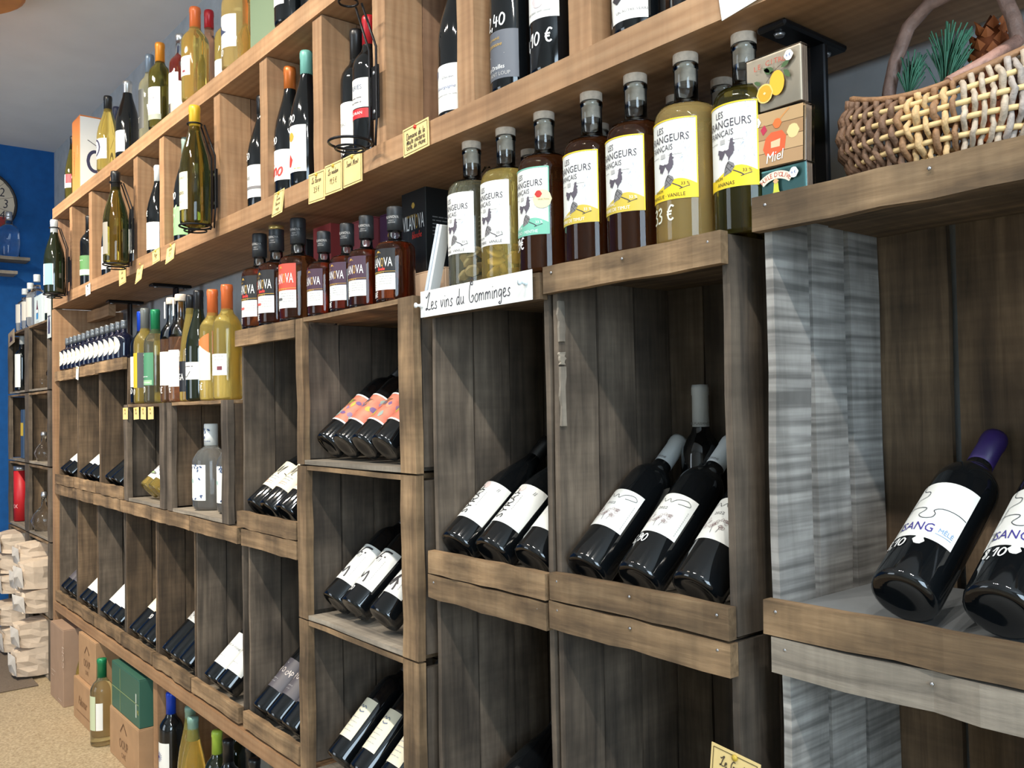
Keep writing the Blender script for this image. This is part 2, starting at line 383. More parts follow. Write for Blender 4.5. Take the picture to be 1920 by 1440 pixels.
class Ink:
    def __init__(s):
        s.v = []; s.f = []; s.fm = []; s.mats = []; s.layer = []
    def _m(s, mat):
        if mat not in s.mats: s.mats.append(mat)
        return s.mats.index(mat)
    def add(s, vs, fs, mat, lay=1):
        b = len(s.v); k = s._m(mat)
        for p in vs: s.v.append(p); s.layer.append(lay)
        for f in fs: s.f.append(tuple(b + i for i in f)); s.fm.append(k)
    def rect(s, x0, y0, x1, y1, mat, lay=0):
        n = max(1, int(abs(x1 - x0) / 0.005))
        vs = []
        for i in range(n + 1):
            x = x0 + (x1 - x0) * i / n; vs += [(x, y0), (x, y1)]
        s.add(vs, [(2 * i, 2 * i + 2, 2 * i + 3, 2 * i + 1) for i in range(n)], mat, lay)
    def poly(s, pts, mat, lay=1, step=0.003):
        """filled outline in narrow upright strips"""
        xs = [p[0] for p in pts]; x0, x1 = min(xs), max(xs)
        n = max(2, int((x1 - x0) / step)); N = len(pts)
        def cuts(x):
            ys = []
            for i in range(N):
                a, b = pts[i], pts[(i + 1) % N]
                if (a[0] <= x < b[0]) or (b[0] <= x < a[0]):
                    ys.append(a[1] + (b[1] - a[1]) * (x - a[0]) / (b[0] - a[0]))
            return sorted(ys)
        for i in range(n):
            xa = x0 + (x1 - x0) * i / n; xb = x0 + (x1 - x0) * (i + 1) / n
            ya = cuts(xa + (xb - xa) * 0.02); yb = cuts(xb - (xb - xa) * 0.02)
            if len(ya) != len(yb):
                ym = cuts((xa + xb) / 2); ya = yb = ym
            for k in range(0, len(ya) - 1, 2):
                s.add([(xa, ya[k]), (xb, yb[k]), (xb, yb[k + 1]), (xa, ya[k + 1])], [(0, 1, 2, 3)], mat, lay)
    def disc(s, cx, cy, r, mat, lay=1, ry=None):
        ry = ry or r
        s.poly([(cx + r * math.cos(2 * PI * i / 22), cy + ry * math.sin(2 * PI * i / 22)) for i in range(22)], mat, lay)
    def stroke(s, pts, wd, mat, lay=1, sm=3):
        P = smooth_path(list(pts), sm) if sm > 1 else list(pts)
        vs = []
        for i, p in enumerate(P):
            a = P[max(0, i - 1)]; b = P[min(len(P) - 1, i + 1)]
            dx, dy = b[0] - a[0], b[1] - a[1]; L = math.hypot(dx, dy) or 1
            nx, ny = -dy / L * wd / 2, dx / L * wd / 2
            vs += [(p[0] + nx, p[1] + ny), (p[0] - nx, p[1] - ny)]
        s.add(vs, [(2 * i, 2 * i + 1, 2 * i + 3, 2 * i + 2) for i in range(len(P) - 1)], mat, lay)
    def text(s, t, size, x, y, mat, sx=1.0, shear=0.0, rot=0.0, lay=1):
        v, f = text2d(t); c, sn = math.cos(rot), math.sin(rot)
        vs = []
        for (a, b) in v:
            a2 = a * size * sx + b * size * shear; b2 = b * size
            vs.append((x + a2 * c - b2 * sn, y + a2 * sn + b2 * c))
        s.add(vs, f, mat, lay)
    def pen(s, t, size, x, y, mat, wd=None, shear=0.12, rot=0.0, lay=1, center=True):
        wd = wd or size * 0.1
        tot = sum(PEN.get(c, PEN['n'])[0] for c in t)
        cx = -tot / 2 if center else 0
        c0, s0 = math.cos(rot), math.sin(rot)
        for ch in t:
            adv, st = PEN.get(ch, PEN['n'])
            for path in st:
                P = []
                for (a, b) in path:
                    u = (cx + a + b * shear) * size; v = b * size
                    P.append((x + u * c0 - v * s0, y + u * s0 + v * c0))
                s.stroke(P, wd, mat, lay)
            cx += adv
    def fit(s, t, x0, x1, y, h, mat, lay=1):
        """text stretched to fill a given width and height"""
        v, f = text2d(t); xs = [p[0] for p in v]; ys = [p[1] for p in v]
        kx = (x1 - x0) / (max(xs) - min(xs)); ky = h / (max(ys) - min(ys))
        s.add([(x0 + (a - min(xs)) * kx, y + (b - min(ys)) * ky) for a, b in v], f, mat, lay)
    def brand3(s, x0, x1, y, h):
        w_ = x1 - x0
        s.fit('VILAN', x0, x0 + w_ * .575, y, h, I_WHITE); s.fit('O', x0 + w_ * .60, x0 + w_ * .70, y, h, I_GOLD); s.fit('VA', x0 + w_ * .715, x1, y, h, I_WHITE)
    def scribble(s, x0, x1, y, size, mat, seed=0, wd=0.0006, lay=1):
        """a line of print too small to read"""
        r = random.Random(seed); x = x0
        while x < x1:
            L = r.uniform(1.5, 4) * size
            s.rect(x, y - size * 0.3, min(x + L, x1), y + size * 0.3, mat, lay)
            x += L + size * 0.6
    def cyl(s, name, parent, R, zoff=0.0):
        if not s.v: return None
        vs = []
        for (p, ly) in zip(s.v, s.layer):
            d = R + 0.0007 + 0.0003 * ly; a = p[0] / R
            vs.append((d * math.sin(a), -d * math.cos(a), p[1] + zoff))
        return s._obj(name, parent, vs)
    def flat(s, name, parent, d0=0.0004):
        return s._obj(name, parent, [(p[0], -(d0 + 0.0003 * ly), p[1]) for (p, ly) in zip(s.v, s.layer)])
    def _obj(s, name, parent, vs):
        me = mesh(vs, s.f, name)
        for mt in s.mats: me.materials.append(mt)
        for p, k in zip(me.polygons, s.fm): p.material_index = k
        o = bpy.data.objects.new(name, me); COL.objects.link(o); o.parent = parent
        return o
def arc_label(parent, R, half, z0, z1, mat, name='label', extra=0.0003, mid=0.0):
    n = max(6, int(2 * half / 0.13))
    vs, fs = [], []
    for i in range(n + 1):
        a = mid - half + 2 * half * i / n
        for z in (z0, z1): vs.append(((R + extra) * math.sin(a), -(R + extra) * math.cos(a), z))
    for i in range(n): fs.append((2 * i, 2 * i + 2, 2 * i + 3, 2 * i + 1))
    me = mesh(vs, fs, 'label')
    for p in me.polygons: p.use_smooth = True
    return link(name, me, mat, parent)
I_BLACK = ink(28, 26, 28); I_GREY = ink(125, 122, 122); I_LIGHT = ink(185, 183, 180); I_WHITE = ink(245, 245, 242)
I_GOLD = ink(200, 160, 70); I_RED = ink(190, 45, 40); I_BLUE = ink(45, 45, 130)

# ------------------------------------------------------------------ the room
def struct(name, lo, hi, mat):
    o = pbox(name, None, lo, hi, mat); o['kind'] = 'structure'; return o
XE, YW, ZC = -5.96, 1.245, 2.855
def wallmat(name, col, sc, bump, var):
    return plain(col, 0.9, 0, name, bump, var, sc)
M_PLASTER = wallmat('grey_plaster', srgb(176, 180, 184), 14, 0.5, 0.10)
M_CEIL = wallmat('ceiling_paint', srgb(226, 226, 226), 6, 0.05, 0.03)
M_BLUE = wallmat('blue_wall_paint', srgb(14, 84, 150), 20, 0.35, 0.12)
M_ROOM = wallmat('cream_wall_paint', srgb(222, 220, 214), 8, 0.1, 0.04)
# speckled beige floor
M_FLOOR, n_, l_, b_ = newmat('speckled_floor')
tc = n_.new('ShaderNodeTexCoord'); v1 = n_.new('ShaderNodeTexNoise'); v1.inputs['Scale'].default_value = 110; v1.inputs['Detail'].default_value = 8
v2 = n_.new('ShaderNodeTexVoronoi'); v2.inputs['Scale'].default_value = 130
rp = n_.new('ShaderNodeValToRGB'); rp.color_ramp.elements[0].position = 0.3; rp.color_ramp.elements[1].position = 0.72
rp.color_ramp.elements[0].color = (*srgb(140, 120, 92), 1); rp.color_ramp.elements[1].color = (*srgb(198, 180, 148), 1)
l_.new(tc.outputs['Object'], v1.inputs['Vector']); l_.new(tc.outputs['Object'], v2.inputs['Vector'])
mxx = n_.new('ShaderNodeMix'); mxx.data_type = 'FLOAT'; mxx.inputs[0].default_value = 0.25
l_.new(v1.outputs['Fac'], mxx.inputs[2]); l_.new(v2.outputs['Distance'], mxx.inputs[3]); l_.new(mxx.outputs[0], rp.inputs['Fac'])
l_.new(rp.outputs['Color'], b_.inputs['Base Color']); b_.inputs['Roughness'].default_value = 0.5
struct('floor', (XE - 0.1, -3.3, -0.08), (2.9, YW + 0.1, 0.0), M_FLOOR)
struct('ceiling', (XE - 0.1, -3.3, ZC), (2.9, YW + 0.1, ZC + 0.08), M_CEIL)
struct('wall_back', (XE - 0.1, YW, 0.0), (2.9, YW + 0.1, ZC), M_PLASTER)
struct('wall_left', (XE - 0.1, -3.3, 0.0), (XE, YW, ZC), M_BLUE)
struct('wall_right', (2.8, -3.3, 0.0), (2.9, YW, ZC), M_ROOM)
struct('wall_front', (XE, -3.3, 0.0), (2.8, -3.2, ZC), M_ROOM)

# ------------------------------------------------------------------ crates
YF, YB = 0.93, 1.232
def nail(parent, x, z, y=YF):
    lathe('nail', parent, [(0.0026, 0), (0.002, 0.0012), (0, 0.0015)], M_STEEL, 6, Vector((x, y, z)) - parent.location, (PI / 2, 0, 0))
def standing_crate(x0, x1, z0, z1, label, side=W_CRATE, rail=W_RAIL, back=None, floor_up=0.0, rail_h=0.043, gap=0.004, group='upright fruit crates along the wall', nails=False, inset=0.0):
    back = back or side
    t = thing('fruit_crate', label, 'crate', ((x0 + x1) / 2, YF, z0), group=group)
    ti, tk = 0.012, 0.02
    # rails across the front, top and bottom
    plank('front_rail', t, (x0, YF, z1 - rail_h), (x1, YF + 0.016, z1), rail, 0.003, 8)
    plank('front_rail', t, (x0 + 0.002, YF, z0 + 0.001), (x1 - 0.001, YF + 0.016, z0 + rail_h), rail, 0.003, 8)
    if nails:
        for xx in (x0 + 0.02, (x0 + x1) / 2, x1 - 0.02):
            nail(t, xx, z1 - 0.012); nail(t, xx, z0 + 0.03)
    ya = YF + 0.017
    wy = (YB - 0.014 - ya) / 3
    for k in range(3):
        a = ya + wy * k + gap / 2; b = ya + wy * (k + 1) - gap / 2
        plank('side_plank', t, (x0 + 0.001, a, z0 + 0.002), (x0 + ti, b, z1 - 0.002), side)
        plank('side_plank', t, (x1 - ti, a, z0 + 0.002), (x1 - 0.001, b, z1 - 0.002), side)
    nb = 4; wx = (x1 - x0 - 0.004) / nb
    for k in range(nb):
        plank('back_plank', t, (x0 + 0.002 + wx * k + gap / 2, YB - 0.012, z0 + 0.002), (x0 + 0.002 + wx * (k + 1) - gap / 2, YB - 0.001, z1 - 0.002), back)
    for (za, zb, nm, mt) in ((z0 + 0.002, z0 + 0.012, 'bottom_board', W_BOARD), (z1 - tk, z1 - 0.001, 'top_board', W_BROWN)):
        for k in range(2):
            wd = (YB - 0.014 - ya) / 2
            plank(nm, t, (x0 + ti + 0.001, ya + wd * k + 0.001, za), (x1 - ti - 0.001, ya + wd * (k + 1) - 0.001, zb), mt)
    if floor_up:
        plank('shelf_board', t, (x0 + ti + 0.001, ya, z0 + floor_up - 0.008), (x1 - ti - 0.001, YB - 0.014, z0 + floor_up), W_GREYB, 0.0003)
    return t
def lying_crate(x0, x1, z0, z1, label, side=W_CRATE, post=W_RAIL, group='crates lying on their long side', pw=(0.045, 0.05), floor=W_BOARD):
    t = thing('fruit_crate', label, 'crate', ((x0 + x1) / 2, YF, z0), group=group)
    tp, ts = 0.013, 0.011
    ya = YF + 0.018
    plank('corner_post', t, (x0, YF, z0 + 0.001), (x0 + pw[0], ya - 0.001, z1 - 0.001), post, 0.002)
    plank('corner_post', t, (x1 - pw[1], YF, z0 + 0.001), (x1, ya - 0.001, z1 - 0.001), post, 0.002)
    wy = (YB - 0.013 - ya) / 3
    for k in range(3):
        a = ya + wy * k + 0.002; b = ya + wy * (k + 1) - 0.002
        plank('end_plank', t, (x0 + 0.001, a, z0 + ts + 0.001), (x0 + tp, b, z1 - ts - 0.001), side)
        plank('end_plank', t, (x1 - tp, a, z0 + ts + 0.001), (x1 - 0.001, b, z1 - ts - 0.001), side)
    for (za, zb, nm, mt) in ((z0 + 0.001, z0 + ts, 'bottom_slat', floor), (z1 - ts, z1 - 0.001, 'top_slat', W_RAIL)):
        for k in range(3):
            a = (YF + 0.001 if k == 0 else ya + wy * k) + 0.001; b = ya + wy * (k + 1) - 0.001
            if k == 0:
                plank(nm, t, (x0 + pw[0] + 0.001, a, za), (x1 - pw[1] - 0.001, b, zb), mt, 0.001)
            else:
                plank(nm, t, (x0 + 0.002, a, za), (x1 - 0.002, b, zb), mt, 0.001)
    hz = (z1 - z0 - 2 * ts) / 3
    for k in range(3):
        plank('back_slat', t, (x0 + 0.002, YB - 0.011, z0 + ts + hz * k + 0.002), (x1 - 0.002, YB - 0.001, z0 + ts + hz * (k + 1) - 0.002), side)
    return t
W_GREYB = plain(srgb(128, 130, 130), 0.85, 0, 'dusty_board_grey', 0.1, 0.08, 20)
Z0, Z1, Z2 = 0.396, 0.921, 1.451
low = [(-4.462, -4.142), (-4.135, -3.803), (-3.797, -3.432), (-3.424, -3.070), (-3.063, -2.702), (-2.694, -2.330)]
wine_in = ['three dark bottles', 'white-labelled bottles', 'two bottles with bright white labels', 'bottles priced ,90', 'three black bottles under a grey label', 'bottles with a broad white label']
for i, (a, b) in enumerate(low):
    # the second and third share one opening in the photo: still two crates
    standing_crate(a, b, Z0, Z1, f'upright slatted wooden crate on the pine rail holding {wine_in[i]}', side=W_BROWN if i in (1, 3, 4) else W_CRATE)
standing_crate(-2.300, -1.966, Z0, Z1, 'upright crate at the bottom beside the three stacked crates, holding dark-labelled bottles')
standing_crate(-1.405, -1.068, Z0, Z1 - 0.002, 'lower grey-brown crate under the one with the SYRAH bottles', nails=True)
standing_crate(-1.060, -0.711, Z0, Z1 + 0.003, 'lower crate with knotted top rail under the crate of signed white labels', nails=True)
standing_crate(-0.650, -0.255, Z0, 0.944, 'lower crate with pale grey rail beneath the crate with jigsaw labels', side=W_PALE, rail=W_BOARD, back=W_BROWN, nails=True, gap=0.008)
ups = [(-4.462, -4.120, 1.432), (-4.112, -3.768, 1.436), (-3.760, -3.385, 1.440)]
for (a, b, zt), d in zip(ups, ('first crate under the row of small dark round-labelled bottles, next to the pine upright', 'middle crate under the row of small dark round-labelled bottles', 'crate beside the hanging kraft tags, under the small dark bottles')):
    standing_crate(a, b, Z1 + 0.002, zt, d, side=W_BROWN)
lying_crate(-3.372, -2.925, Z1 + 0.002, 1.268, 'low crate with four kraft tags hung along its top edge', post=W_CRATE)
lying_crate(-2.900, -2.385, Z1 + 0.002, 1.268, 'low open crate holding the clear gin bottles with patterned caps', post=W_CRATE, side=W_BROWN)
standing_crate(-2.330, -1.966, Z1 + 0.002, 1.452, 'dark upright crate under the first whisky bottles, with the M labels inside')
lying_crate(-1.956, -1.440, 1.106, 1.452, 'topmost of three stacked lying crates, holding bottles with coral pictures', pw=(0.035, 0.056))
lying_crate(-1.956, -1.440, 0.746, 1.104, 'middle of three stacked lying crates, holding black-and-white drawn labels', pw=(0.045, 0.056))
lying_crate(-1.956, -1.440, Z0 - 0.006, 0.744, 'lowest of three stacked lying crates, holding narrow cream labels', pw=(0.045, 0.056))
standing_crate(-1.405, -1.068, Z1 + 0.001, 1.447, 'weathered crate behind the handwritten sign, holding the SYRAH bottles')
chip_crate = standing_crate(-1.060, -0.711, Z1 + 0.006, 1.455, 'dark upright crate with chipped top rail holding bottles with signed labels', nails=True)
standing_crate(-0.662, -0.215, 0.946, 1.487, 'big crate with whitewashed side planks under the wicker basket', side=W_PALE, rail=W_RAIL, back=W_BROWN, floor_up=0.0305, nails=True, gap=0.012)

for (za, zb, xa) in ((1.20, 1.295, -1.046), (1.298, 1.318, -1.047), (1.335, 1.400, -1.0475)):
    plank('splinter', chip_crate, (xa, YF + 0.018, za), (xa + 0.0045, YF + 0.030, zb), W_BOARD, 0.0025, 6)

# ------------------------------------------------------------------ pine stand under the crates and pine wall shelf above
t = thing('display_stand', 'orange pine base frame carrying the crates above the floor', 'stand', (-2.3, YF, 0))
plank('rail_board', t, (-4.462, YF - 0.004, 0.351), (-0.15, YB, 0.389), W_PINE, 0.0006, 12)
for xx in (-3.095, -1.6, -0.45):
    plank('support_leg', t, (xx, YF + 0.012, 0.0), (xx + 0.045, YB, 0.350), W_PINE, 0.0004)
plank('end_upright', t, (-4.508, YF, 0.0), (-4.466, YB, 1.722), W_PINE, 0.0005)
plank('cross_batten', t, (-4.464, YF + 0.14, 1.665), (-4.10, YF + 0.17, 1.715), W_PINE, 0.0005)

t = thing('wall_shelf', 'long two-tier pine shelf with dividers fixed above the crates', 'shelf', (-2.3, YF, 1.725))
plank('lower_board', t, (-4.49, YF, 1.728), (0.10, 1.215, 1.774), W_PINE, 0.0006, 14)
plank('upper_board', t, (-4.49, YF, 2.140), (0.10, 1.215, 2.188), W_PINE, 0.0006, 14)
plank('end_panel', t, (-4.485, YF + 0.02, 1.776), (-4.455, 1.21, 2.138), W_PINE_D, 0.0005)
for xx in (-4.17, -3.845, -3.53, -3.235, -2.95, -2.462, -2.14, -1.84, -1.565, -1.266, -0.970, -0.66, -0.36):
    wd = 0.050 if xx > -1.6 else 0.046
    d = plank('divider', t, (xx - wd / 2, YF + 0.006, 1.776), (xx + wd / 2, YF + 0.096, 2.138), W_PINE, 0.0006)
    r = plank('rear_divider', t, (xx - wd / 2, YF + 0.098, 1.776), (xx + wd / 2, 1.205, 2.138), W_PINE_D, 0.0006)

def bracket(x, y0, label):
    t = thing('shelf_bracket', label, 'bracket', (x, y0, 1.45), group='iron shelf brackets')
    pbox('top_plate', t, (x - 0.022, y0 - 0.09, 1.716), (x + 0.022, y0 + 0.06, 1.726), M_IRON, 0.003)
    pbox('upright_bar', t, (x - 0.022, y0, 1.492), (x + 0.022, y0 + 0.01, 1.715), M_IRON, 0.002)
    for dy in (-0.07, 0.04):
        lathe('bolt', t, [(0.008, 0), (0.006, 0.004), (0, 0.005)], M_STEEL, 8, Vector((x, y0 + dy, 1.7155)) - t.location, (PI, 0, 0))
bracket(-0.665, 1.075, 'black iron bracket under the shelf behind the lemon picture card')
bracket(-4.05, 1.14, 'dark iron bracket above the small round-labelled bottles')
bracket(-3.45, 1.14, 'dark iron bracket behind the blue-capped wine bottle')

# ------------------------------------------------------------------ bottles
PROF = {
 'bord': [(0, .03), (.55, .012), (.85, 0), (.96, .006), (1, .028), (1, .60), (.985, .64), (.91, .68), (.72, .72), (.50, .75), (.41, .785), (.385, .84), (.38, .955), (.41, .958), (.41, .985), (.36, 1.0)],
 'burg': [(0, .03), (.6, .012), (.86, 0), (.97, .006), (1, .028), (1, .45), (.975, .50), (.88, .575), (.70, .66), (.52, .735), (.41, .79), (.355, .845), (.345, .955), (.375, .958), (.375, .985), (.33, 1.0)],
 'flute': [(0, .02), (.6, .01), (.86, 0), (.97, .006), (1, .02), (1, .36), (.965, .44), (.84, .57), (.64, .70), (.48, .80), (.41, .88), (.385, .97), (.41, .973), (.41, .99), (.36, 1.0)],
 'rum': [(0, .02), (.90, 0), (.975, .006), (1, .025), (1, .60), (.985, .632), (.93, .660), (.82, .685), (.64, .703), (.46, .715), (.385, .727), (.365, .745), (.36, .885), (.39, .888), (.39, .91), (.365, .918)],
 'vil': [(0, .04), (.88, .02), (.95, .012), (1, .045), (1, .55), (.985, .578), (.92, .603), (.78, .626), (.58, .641), (.42, .652), (.36, .667), (.335, .70), (.335, .80), (.30, .80)],
 'gin': [(0, .02), (.88, 0), (.97, .01), (1, .04), (1, .50), (.95, .57), (.76, .62), (.48, .66), (.34, .68), (.30, .71), (.30, .86)],
 'jar': [(0, .02), (.80, .0), (.93, .012), (1, .05), (1, .57), (.96, .60), (.70, .685), (.45, .72), (.36, .735), (.36, .80)],
 'champ': [(0, .03), (.6, .012), (.88, 0), (.98, .008), (1, .03), (1, .42), (.97, .50), (.84, .60), (.62, .71), (.45, .79), (.37, .86), (.36, .95), (.40, .955), (.40, .985), (.3, 1.0)],
}
def bottle(prof, R, H, X, Y, Z, label, g, cap=None, capz=.80, cat='bottle', name='wine_bottle', tilt=0, rz=0, group=None, head=None, rc=None, captop=None, twoglass=True, liquid=None):
    """root Empty at the base; body split at the fill level for clear glass so that the neck stays empty"""
    rot = (-rad(tilt), 0, rad(rz))
    t = thing(name, label, cat, (X, Y, Z), rot, group)
    pr = [(r * R, z * H) for r, z in PROF[prof]]
    if head:                                     # clear shoulder/neck above the liquid
        lo = [p for p in pr if p[1] <= head * H + 1e-6]; hi = [p for p in pr if p[1] >= head * H - 1e-6]
        if abs(lo[-1][1] - head * H) > 1e-5:     # interpolate the cut
            a, b = lo[-1], hi[0]; k = (head * H - a[1]) / (b[1] - a[1]); c = (a[0] + (b[0] - a[0]) * k, head * H)
            lo = lo + [c]; hi = [c] + hi
        lathe('bottle_body', t, lo, g)
        wall = 0.0022
        inner = [(max(r - wall, 0.002), z + (0.0015 if i == 0 else 0)) for i, (r, z) in enumerate(hi)]
        up = [(r, z + (0.0006 if i == 0 else 0)) for i, (r, z) in enumerate(hi)] + list(reversed(inner))
        lathe('bottle_neck', t, up + [up[0]], G_NECK)
    else:
        lathe('bottle_body', t, pr, g)
    rn = (rc or (PROF[prof][-4][0] * R + 0.0012))
    if cap is not None:
        zt = H * 1.0 if prof not in ('rum', 'vil', 'gin', 'jar') else H
        zb = capz * H
        if prof in ('rum',):
            lathe('cork_stopper', t, [(rn * .86, H * .82), (rn * .86, H * .919), (rn, H * .92), (rn, H * .99), (rn * .94, H), (0, H)], cap, 20)
        elif prof in ('vil', 'gin', 'jar'):
            lathe('bottle_cap', t, [(rn, zb), (rn, H * .90), (rn * .97, H * .905), (rn, H * .91), (rn, H * .985), (rn * .94, H), (0, H)], cap, 20)
            if captop is not None: lathe('cap_top', t, [(rn * 1.01, H * .965), (rn * 1.01, H * 1.004), (0, H * 1.008)], captop, 20)
        else:
            lathe('capsule', t, [(rn, zb), (rn * .98, H * .945), (rn * 1.04, H * .95), (rn * 1.04, H * .985), (rn * .95, H * 1.003), (0, H * 1.005)], cap, 20)
    t['R'] = R; t['H'] = H
    return t
def lean(prof, R, H, X, zf, label, g, cap=None, tilt=42, Yb=0.963, **k):
    tilt += 7
    return bottle(prof, R, H, X, Yb, zf + R * math.sin(rad(tilt)) + 0.001, label, g, cap, tilt=tilt, **k)
def put_label(t, half_deg, z0, z1, mat, ik=None, mid=0, name='label', R=None):
    R = R or t['R']
    lb = arc_label(t, R, rad(half_deg), z0, z1, mat, name, mid=rad(mid))
    if ik is not None: ik.cyl('lettering', lb, R)
    return lb
def price(t, txt, z, size=0.012, a=0.0, R=None, mat=None, rot=0.06):
    ik = Ink(); ik.pen(txt, size, rad(a) * t['R'], z, mat or I_WHITE, size * 0.12, rot=rot)
    ik.cyl('price_writing', t, R or t['R'])

# --- liqueur bottles on the near crates
def rooster(ik, x, z, s, mat):
    tail = [(-.5, .62), (-.2, .5), (-.05, .55), (-.1, .35), (-.2, .2), (-.32, .05), (-.36, .2), (-.46, .12), (-.44, .35), (-.55, .4)]
    body = [(-.1, .5), (.1, .52), (.16, .72), (.2, .95), (.32, 1.0), (.36, .85), (.46, .8), (.38, .72), (.42, .5), (.36, .3), (.2, .15), (.12, .0), (.08, .0), (.1, .15), (-.02, .3)]
    comb = [(.2, .95), (.22, 1.1), (.3, 1.02), (.36, 1.08), (.36, .95)]
    for p in (tail, body, comb): ik.poly([(x + a * s, z + b * s) for a, b in p], mat, 1, 0.0012)
    rock = [(-.2, -.75), (.22, -.62), (.42, -.35), (.4, -.2), (.1, -.02), (-.05, -.2), (-.15, -.5)]
    ik.poly([(x + a * s, z + b * s) for a, b in rock], I_GREY, 1, 0.0012)
    for a, b in (((-.1, -.6), (.3, -.3)), ((-.02, -.3), (.25, -.6)), ((.05, -.1), (.38, -.4)), ((-.12, -.45), (.1, -.1))):
        ik.stroke([(x + a[0] * s, z + a[1] * s), (x + b[0] * s, z + b[1] * s)], 0.0006, I_BLACK, 2, 1)
def arr_label(t, band, edge, l1, l2, tcol, zb=0.060, zt=0.172):
    R = t['R']; ik = Ink(); W = rad(56) * R
    dk = ink(66, 60, 70)
    ik.text('LES', 0.0125, -0.010, zt - 0.014, dk, 0.8)
    ik.text('ARRANGEURS', 0.0150, -0.005, zt - 0.027, dk, 0.84)
    ik.text('FRANÇAIS', 0.0115, -0.010, zt - 0.0395, dk, 0.82)
    ik.rect(0.004, zt - 0.0505, 0.024, zt - 0.0499, I_GREY, 1); ik.rect(-0.034, zt - 0.0505, -0.014, zt - 0.0499, I_GREY, 1)
    ik.rect(-0.009, zt - 0.053, -0.001, zt - 0.047, I_LIGHT, 1)
    rooster(ik, 0.001, zb + 0.036, 0.027, ink(92, 84, 94))
    rr = random.Random(3)
    for k in range(46):
        x = rr.uniform(0.016, W - 0.002); y = rr.uniform(zb + 0.03, zt - 0.003)
        ik.stroke([(x, y), (x + rr.uniform(-.002, .003), y + rr.uniform(.002, .006)), (x + rr.uniform(.001, .004), y + rr.uniform(.003, .008))], 0.0004, I_LIGHT if k % 2 else ink(150, 165, 185), 1, 2)
    if band is not None:
        pts = [(-W, zb), (W, zb)] + [(W - 2 * W * i / 16, zb + 0.021 + 0.007 * math.cos(PI * (i / 16 - .3) * 2)) for i in range(17)]
        ik.poly(pts, band, 0, 0.003)
    if edge is not None:
        ik.rect(-W, zt - 0.0018, W, zt, edge, 1); ik.rect(W - 0.0018, zb, W, zt, edge, 1); ik.rect(-W, zb, -W + 0.0018, zt, edge, 1)
    ik.text('33 %', 0.0062, 0.028, zb + 0.020, tcol if band is not None else dk, 1.0, lay=2)
    ik.stroke([(0.010, zb + 0.022), (0.02, zb + 0.017), (0.024, zb + 0.014)], 0.0013, dk, 2, 1); ik.stroke([(0.02, zb + 0.013), (0.034, zb + 0.017)], 0.001, dk, 2, 1)
    ik.text(l1, 0.0062, -0.014, zb + 0.0135, tcol if band is not None else dk, 0.95, lay=2)
    ik.text(l2, 0.0072, -0.002, zb + 0.0055, tcol if band is not None else dk, 0.95, lay=2)
    put_label(t, 56, zb, zt, M_WHITE, ik)
Zc = 1.4535
YEL, OCH, MINT = ink(238, 205, 40), ink(205, 180, 70), ink(120, 190, 165)
arr = [
 (-1.318, 'a', G_PALE, None, None, 'RHUM', 'BANANE · VANILLE', 'squat liqueur bottle full of fruit chips, white label, beside the cellophane bag'),
 (-1.216, 'b', G_AMBERY, None, None, 'RHUM', 'GINGEMBRE · VANILLE', 'liqueur bottle with pale fruit chips and white label, second from the cellophane bag'),
 (-1.112, 'c', G_RUM, MINT, MINT, 'RHUM', 'CACAO · MENTHE', 'liqueur bottle with mint band and round gold medal sticker'),
 (-0.998, 'd', G_RUM, OCH, YEL, 'COGNAC', 'POIRE DE TIMUT', 'dark liqueur bottle with ochre-banded label beside the mint-banded one'),
 (-0.903, 'e', G_RUM, OCH, YEL, 'COGNAC', 'POIRE DE TIMUT', 'dark liqueur bottle with ochre-banded label next to the big golden one'),
 (-0.806, 'f', G_GOLD, YEL, YEL, 'RHUM', 'MANGUE · VANILLE', 'golden liqueur bottle with bright yellow banded label, whole label in view'),
 (-0.714, 'g', G_OLIVE, YEL, YEL, 'RHUM', 'ANANAS', 'olive liqueur bottle with yellow-banded label tucked beside the picture cards'),
]
chips = plain(srgb(214, 190, 150), 0.6, name='fruit_chip', var=0.12, scale=60)
for (X, k, g, band, edge, l1, l2, lab) in arr:
    yy = 0.985 if k != 'g' else 0.995
    t = bottle('rum', 0.0465 if k != 'g' else 0.044, 0.284, X, yy, Zc, lab, g, M_CORK, name='liqueur_bottle', group='arranged rum bottles on the near crates', head=0.685)
    tcol = I_WHITE if band is not None else I_BLACK
    if band is YEL: tcol = ink(60, 55, 30)
    arr_label(t, band, edge, l1, l2, tcol)
    if k in 'ab':
        rr = random.Random(ord(k))
        for i in range(9):
            a = rr.uniform(0, 2 * PI); r_ = rr.uniform(0.012, 0.028); zz = 0.016 + 0.006 * i
            lathe('fruit_chip', t, [(0.011, 0), (0.014, 0.003), (0.010, 0.006), (0, 0.006)], chips, 7, (r_ * math.cos(a), r_ * math.sin(a), zz), (rr.uniform(-1, 1), rr.uniform(-1, 1), 0))
    if k == 'c':
        med = Ink(); med.disc(0.034, 0.118, 0.0155, ink(232, 216, 170), 3); med.disc(0.028, 0.126, 0.006, I_RED, 4)
        med.text('SELECTION', 0.004, 0.036, 0.117, ink(120, 110, 80), 0.9, lay=4); med.cyl('medal_sticker', t, t['R'])
        price(t, '29€', 0.038, 0.02, -22)
    if k == 'f': price(t, '33 €', 0.030, 0.022, -12, mat=ink(225, 225, 205))
for X, d in ((-1.292, 'behind the bottles of fruit chips'), (-1.100, 'behind the mint-banded bottle'), (-0.925, 'behind the ochre-banded bottles'), (-0.835, 'behind the golden bottle')):
    bottle('rum', 0.043, 0.286, X, 1.105, Zc, 'cork-topped liqueur bottle in the second row, ' + d, G_RUM if X < -0.9 else G_GOLD, M_CORK, name='liqueur_bottle', group='second row of liqueur bottles', head=0.685)

